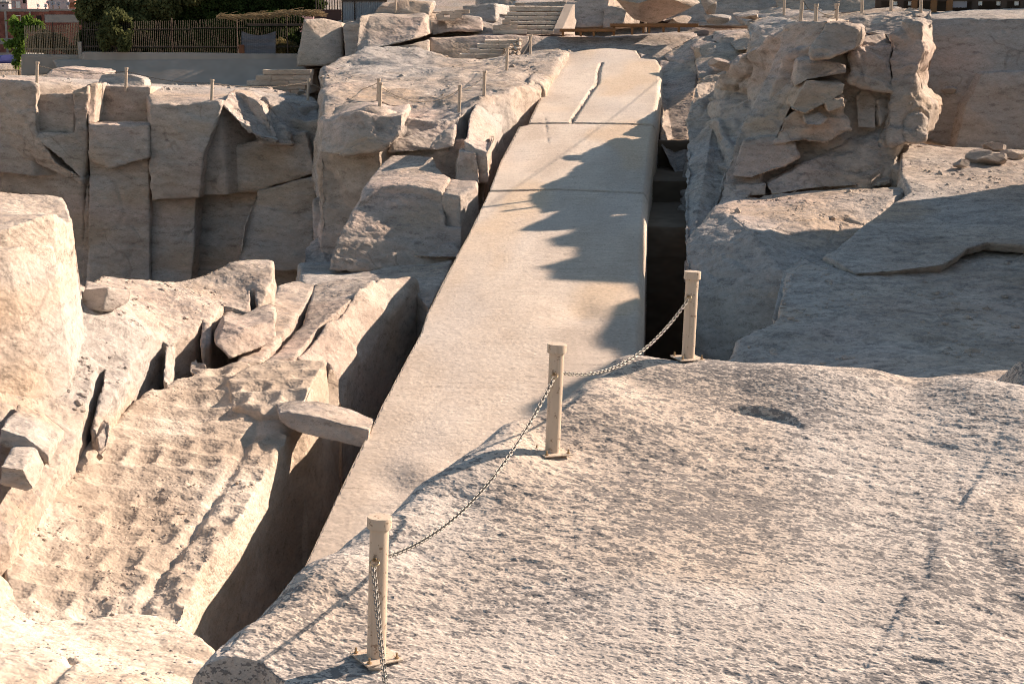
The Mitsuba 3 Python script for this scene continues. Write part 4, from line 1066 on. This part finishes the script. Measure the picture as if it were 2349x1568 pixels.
def slat_fence(name, label, u0, u1, top, bottom, y, pitch, bs, post_us=(), rails=(.25, .8), lean=.01):
    t = thing(name, label, 'fence', 'slat fences along the quarry edge')
    out = []
    for u in np.arange(u0, u1, pitch):
        vt, vb = np.interp(u, *top), np.interp(u, *bottom)
        du = pitch * .55
        a, c = P(u, vt + rng.uniform(-1.2, 1.2), y), P(u + du, vb, y)
        z0, z1, xa, xb = c[2] - .05, a[2], a[0], c[0]
        sh = rng.normal() * lean
        d0 = y + rng.uniform(0, .02)
        prof = np.array([[xa, z0], [xb, z0], [xb + sh, z1 - .05], [(xa + xb) / 2 + sh, z1], [xa + sh, z1 - .05]])
        V = np.vstack([np.c_[prof[:, 0], np.full(5, d0), prof[:, 1]], np.c_[prof[:, 0], np.full(5, d0 + .025), prof[:, 1]]])
        F = [[0, 1, 2], [0, 2, 4], [2, 3, 4], [6, 5, 7], [7, 5, 9], [8, 7, 9]] + [q for k in range(5) for q in ([k, k + 5, (k + 1) % 5 + 5], [k, (k + 1) % 5 + 5, (k + 1) % 5])]
        out.append(trimesh.Trimesh(V, F, process=False))
    put('slats', cat(out), bs, kind='stuff', parent=t, smooth=False)
    for f in rails:
        put('rail', cat([bar(ua, np.interp(ua, *top) * (1 - f) + np.interp(ua, *bottom) * f, ub, np.interp(ub, *top) * (1 - f) + np.interp(ub, *bottom) * f + 3, y + .03, .05) for ua, ub in zip(np.linspace(u0, u1, 5)[:-1], np.linspace(u0, u1, 5)[1:])]), bs, parent=t, smooth=False)
    for u in post_us:
        put('post', bar(u, np.interp(u, *top) - 6, u + 5, np.interp(u, *bottom) + 3, y - .06, .1), 'dark_timber', parent=t, smooth=False)
    return t
slat_fence('slat_fence', 'long dark brown slat fence on top of the shaded embankment', 188, 694, ([188, 430, 560, 694], [50, 47, 40, 27]), ([188, 440, 694], [119, 121, 124]), 62.9, 4.4, 'slat_wood', (186, 392, 541, 656))
slat_fence('slat_fence', 'short weathered slat fence with dry bushes behind, left of the dark fence', 56, 184, ([56, 130, 184], [58, 57, 52]), ([56, 184], [124, 126]), 63.3, 4.0, 'pale_slat', (119,))
slat_fence('slat_fence', 'low pale slat fence at the left edge below the green sapling', -60, 44, ([-60, 44], [153, 151]), ([-60, 44], [185, 185]), 64, 3.7, 'pale_slat')
put('fence_pillar', bar(178, 96, 189, 150, 62.8, .2), 'plaster', 'short plastered pillar where the two slat fences meet', 'pillar', smooth=False)
# reed matting along the top of the fence, net and rusty sheet hung on it
r2 = np.random.default_rng(11)
out = []
for k in range(700):
    u = r2.uniform(494, 730)
    v = np.interp(u, [494, 540, 600, 660, 730], [38, 40, 35, 29, 31]) + r2.normal() * 2.6
    p = P(u, v, 62.75 + r2.uniform(-.12, .15))
    d = np.array([r2.uniform(.15, .45), r2.normal() * .06, r2.normal() * .05])
    out.append(tube([p, p + d / 2 + [0, 0, .015], p + d], .009, 3))
mat = thing('reed_mat', 'roll of dry reeds lying along the top of the dark slat fence', 'reed mat')
put('reeds', cat(out), 'reed', kind='stuff', parent=mat, smooth=False)
nu, nv = 60, 24
uu, vv = np.meshgrid(np.linspace(0, 1, nu), np.linspace(0, 1, nv))
U = 554 + 78 * uu
VV = (72 + 9 * np.sin(np.pi * uu)) * (1 - vv) + 124 * vv
net = np.array([P(a, b, 62.80 + .02 * math.sin(a * 1.4) + .015 * math.sin(b * .4)) for a, b in zip(U.ravel(), VV.ravel())])
ii = np.arange(nu * nv).reshape(nv, nu)
q = np.stack([ii[:-1, :-1], ii[:-1, 1:], ii[1:, 1:], ii[1:, :-1]], -1).reshape(-1, 4)
n2 = len(net)
put('shade_net', (np.vstack([net, net + [0, .012, 0]]), np.vstack([q, q[:, ::-1] + n2])), 'net', 'grey shade net sagging on the front of the dark slat fence', 'net', smooth=True)
put('rusty_sheet', bar(547, 103, 561, 123, 62.75, .02), 'rust', 'small rusty orange sheet leaning on the fence beside the shade net', 'metal sheet', smooth=False)

# ------------------------------------------------------------------ trees and bushes
def crown_mesh(clumps, n, size, seed, droop=.3):
    """Many small leaves spread through uneven clumps (centre, radii)."""
    r = np.random.default_rng(seed)
    vol = np.array([np.prod(c[1]) ** .66 for c in clumps])
    which = r.choice(len(clumps), n, p=vol / vol.sum())
    C = np.array([c[0] for c in clumps])[which]
    R = np.array([c[1] for c in clumps])[which]
    d = r.normal(size=(n, 3))
    d /= np.linalg.norm(d, axis=1, keepdims=True)
    pos = C + d * R * (r.random(n) ** .45)[:, None]
    pos = pos[NZ(pos * 1.6, seed) > .36]
    n = len(pos)
    ax = r.normal(size=(n, 3)) + [0, 0, -droop * 3]
    ax /= np.linalg.norm(ax, axis=1, keepdims=True)
    sd = np.cross(ax, r.normal(size=(n, 3)))
    sd /= np.linalg.norm(sd, axis=1, keepdims=True)
    l = size * r.uniform(.6, 1.3, (n, 1))
    w = l * .34
    V = np.stack([pos, pos + ax * l * .5 + sd * w, pos + ax * l, pos + ax * l * .5 - sd * w], 1).reshape(-1, 3)
    k = np.arange(n)[:, None] * 4
    return V, np.vstack([k + [[0, 1, 2]], k + [[0, 2, 3]]])

def tree(name, label, category, foot, clumps_uvy, n, size, bs, seed, trunk=.14, droop=.3):
    t = thing(name, label, category)
    clumps = []
    r = np.random.default_rng(seed)
    for u, v, y, ru, rv in clumps_uvy:
        c = P(u, v, y)
        s = y / FOC
        clumps.append((c, np.array([ru * s, (ru + rv) * .5 * s, rv * s])))
    put('crown', crown_mesh(clumps, n, size, seed, droop), bs, parent=t, smooth=False)
    f = P(*foot)
    limbs = []
    ctr = np.mean([c for c, _ in clumps], 0)
    mid = f * .45 + np.array([ctr[0] * .6 + f[0] * .4, ctr[1], ctr[2]]) * .55
    for i, (c, R) in enumerate(clumps):
        limbs.append(tube([mid, mid * .5 + c * .5 + r.normal(size=3) * .12, c], trunk * .38, 6))
    limbs.append(lathe([(0, 0), (trunk * 1.2, 0), (trunk, np.linalg.norm(mid - f) * .5), (trunk * .7, np.linalg.norm(mid - f)), (0, np.linalg.norm(mid - f))], f - [0, 0, .2], mid - f + [0, 0, .2], 9))
    put('trunk', cat(limbs), 'bark', parent=t, smooth=True)

tree('olive_tree', 'large grey-green tree hanging over the left part of the dark slat fence', 'tree', (270, 118, 64.4),
     [(215, 20, 64.4, 40, 45), (260, -10, 64.6, 60, 60), (320, 5, 64.6, 60, 50), (365, 10, 64.8, 50, 42), (270, 60, 62.9, 34, 40), (310, 55, 63.9, 40, 30), (240, 85, 62.7, 16, 26), (285, 95, 62.6, 14, 22), (420, -30, 65, 60, 40)], 60000, .16, 'olive_leaf', 31)
tree('dark_tree', 'dark leafy tree behind the middle of the slat fence', 'tree', (450, 118, 66), [(400, 30, 65.8, 45, 26), (450, 10, 66, 60, 45), (510, 15, 66.2, 50, 34), (470, -40, 66, 80, 40)], 40000, .17, 'dark_leaf', 32)
tree('dark_tree', 'dark leafy tree behind the right end of the slat fence, with pink walls showing through', 'tree', (620, 118, 67), [(560, 18, 66.8, 44, 18), (610, 12, 67, 50, 22), (665, 15, 67, 45, 20), (705, 8, 67, 40, 24), (640, -45, 67, 90, 34)], 36000, .17, 'dark_leaf', 33)
for i, (u, lab) in enumerate(((380, 'dark hedge-like shrub filling the gap behind the left of the dark fence'), (500, 'dark shrub behind the middle of the dark fence'), (620, 'dark shrub behind the right part of the dark fence'))):
    tree('dark_shrub', lab, 'shrub', (u, 122, 65.2), [(u - 55, 85, 65, 45, 34), (u, 80, 65.4, 50, 38), (u + 55, 85, 65.2, 45, 34), (u, 108, 65, 80, 22), (u, 50, 65.6, 80, 26)], 26000, .16, 'dark_leaf', 50 + i)
tree('dark_shrub', 'dark shrub behind the left end of the dark fence, under the grey-green tree', 'shrub', (230, 122, 65.0), [(205, 95, 64.8, 30, 34), (240, 85, 65, 40, 40), (290, 90, 65, 44, 34), (330, 100, 65, 40, 26)], 20000, .15, 'olive_leaf', 58)
tree('green_sapling', 'bright green young tree left of the short slat fence', 'tree', (44, 165, 64.6), [(30, 48, 64.6, 10, 12), (42, 66, 64.6, 18, 16), (66, 50, 64.6, 14, 16), (88, 56, 64.7, 12, 10), (50, 92, 64.6, 16, 20), (22, 100, 64.6, 14, 8), (44, 122, 64.6, 14, 14), (38, 145, 64.6, 9, 10)], 2600, .16, 'bright_leaf', 34, .05)
tree('dry_bush', 'dry olive bush showing through the short slat fence', 'bush', (105, 126, 63.9), [(90, 100, 63.8, 30, 20), (130, 98, 63.8, 26, 20), (110, 85, 63.9, 34, 16), (160, 112, 63.8, 20, 12)], 4200, .11, 'dry_leaf', 35, .05)
tree('dry_bush', 'dry bush behind the right end of the dark slat fence', 'bush', (640, 124, 63.5), [(645, 105, 63.4, 24, 18), (668, 108, 63.4, 16, 14), (620, 100, 63.5, 20, 16)], 2000, .10, 'dry_leaf', 36, .05)

# ------------------------------------------------------------------ town behind the fence
def house(name, label, u0, u1, v0, v1, y, depth, bs, wins=(), wb='dark_gap', frame=None, extra=()):
    t = thing(name, label, 'house')
    a, c = P(u0, v0, y), P(u1, v1, y)
    put('wall', box([a[0], y, c[2] - 3], [c[0], y + depth, a[2]]), bs, parent=t, smooth=False)
    put('roof', box([a[0] - .15, y - .15, a[2] + .003], [c[0] + .15, y + depth + .15, a[2] + .22]), 'concrete', parent=t, smooth=False)
    for (x0, x1, y0, y1) in wins:
        w = put('window', bar(x0, y0, x1, y1, y - .06, .08), wb, parent=t, smooth=False)
        if frame:
            m = [bar(x0 - 1, y0 - 1.2, x1 + 1, y0 + .4, y - .14, .08), bar(x0 - 1.2, y0, x0 + .6, y1, y - .14, .08), bar(x1 - .6, y0, x1 + 1.2, y1, y - .14, .08), bar((x0 + x1) / 2 - .8, y0, (x0 + x1) / 2 + .8, y1, y - .13, .07)]
            put('frame', cat(m), frame, parent=w, smooth=False)
    for nm, (x0, x1, y0, y1), b in extra:
        put(nm, bar(x0, y0, x1, y1, y - .09, .1), b, parent=t, smooth=False)
    return t
house('brick_house', 'dark red brick house with a white-framed window behind the green sapling', -80, 200, 25, 160, 190, 14, 'brick', [(34.5, 46.5, 37, 60)], 'rust', 'white_wash',
      [('door', (83, 96, 36, 66), 'dark_gap'), ('band', (102, 200, 34, 52), 'concrete'), ('cornice', (-80, 112, 22, 27), 'concrete'), ('column', (14, 16.5, 26, 150), 'concrete'), ('column', (66, 72, 26, 60), 'concrete'), ('column', (98, 103, 30, 60), 'brick'), ('window', (33, 40, 105, 118), 'white_wash'), ('beam', (-80, 30, 88, 102), 'concrete')])
house('pink_house', 'pale pink house with a small dark window behind the satellite dishes', 23, 63, -40, 19, 212, 10, 'pink_wash', [(52, 59, -4, 8)], 'dark_gap', None, [('panel', (36, 47, 4, 19), 'white_wash'), ('panel', (27, 34, 3, 17), 'grey_wash')])
house('grey_house', 'grey house at the top left corner with a pale upper storey', -60, 20, 8, 24, 222, 10, 'grey_wash', [(5, 8, 12, 16)], 'dark_gap', None, [('panel', (4, 15, -12, 8), 'white_wash')])
house('grey_house', 'long grey-violet house behind the row of satellite dishes', 64, 156, -20, 20, 230, 10, 'grey_wash', [(84, 88, 2, 8), (116, 122, -8, 2)], 'dark_gap', None, [('panel', (70, 80, 10, 20), 'concrete')])
house('terracotta_house', 'small terracotta house at the right end of the brick roof', 157, 172, -20, 17, 206, 6, 'terracotta', (), extra=[('panel', (158, 171, 6, 17), 'rust')])
house('pink_house', 'far pink house glimpsed through the dark trees above the fence', 470, 720, -60, 60, 240, 12, 'pink_wash', [(520, 526, -4, 6), (580, 586, -4, 6), (640, 646, -4, 6)])
house('low_house', 'low plain wall-like house at the left edge below the sapling', -60, 48, 130, 165, 90, 4, 'plaster', [(18, 21, 136, 160)])
for u, v, rr, dx, label in ((86, 14, 4.6, .55, 'pale satellite dish turned right, first of the row on the brick roof'), (104, 14, 4.8, .5, 'pale satellite dish turned right, second of the row on the brick roof'), (111, 6, 4.6, -.1, 'grey mesh dish behind the second pale dish'),
                     (121, 8, 5.6, .1, 'large grey mesh dish in the middle of the roof row'), (135, 10, 5.4, -.1, 'grey mesh dish right of the large one'), (157, 9, 4.6, -.15, 'grey mesh dish at the right end of the roof row')):
    t = thing('satellite_dish', label, 'satellite dish', 'satellite dishes on the brick roof')
    c = P(u, v, 193 + (u % 7) * .3)
    s = 193 / FOC
    ax = np.array([dx, -1, .45])
    prof = [(0, .0)] + [(k / 6 * rr * s, .35 * rr * s * (k / 6) ** 2) for k in range(1, 7)] + [(k / 6 * rr * s, .35 * rr * s * (k / 6) ** 2 + .02) for k in range(6, 0, -1)] + [(0, .02)]
    put('dish', lathe(prof, c, ax, 20), 'white_wash' if dx > .3 else 'grey_wash', parent=t, smooth=40)
    put('stand', tube([c, c + [0, .1, -.4], [c[0], c[1] + .1, P(0, 24, c[1])[2]]], .07, 6), 'dark_timber', parent=t)
    put('arm', tube([c + [0, 0, -rr * s * .8], c + ax * rr * s * .9], .03, 5), 'dark_timber', parent=t)
put('tarpaulin', (lump([1.6, .6, .5], 90)[0] + P(9, 139, 70), lump([1.6, .6, .5], 90)[1]), 'tarp', 'blue tarpaulin heap at the left edge below the sapling', 'tarpaulin')
put('white_pole', bar(4, 130, 7, 145, 69.8, .05), 'white_wash', 'short white pole beside the blue tarpaulin', 'pole', smooth=False)
put('green_weed', crown_mesh([(P(12, 514, 22.2) + [0, 0, .05], np.array([.09, .09, .06]))], 90, .05, 77), 'dry_leaf', 'small dry weed on top of the tall sunlit block at the left', 'plant', smooth=False)
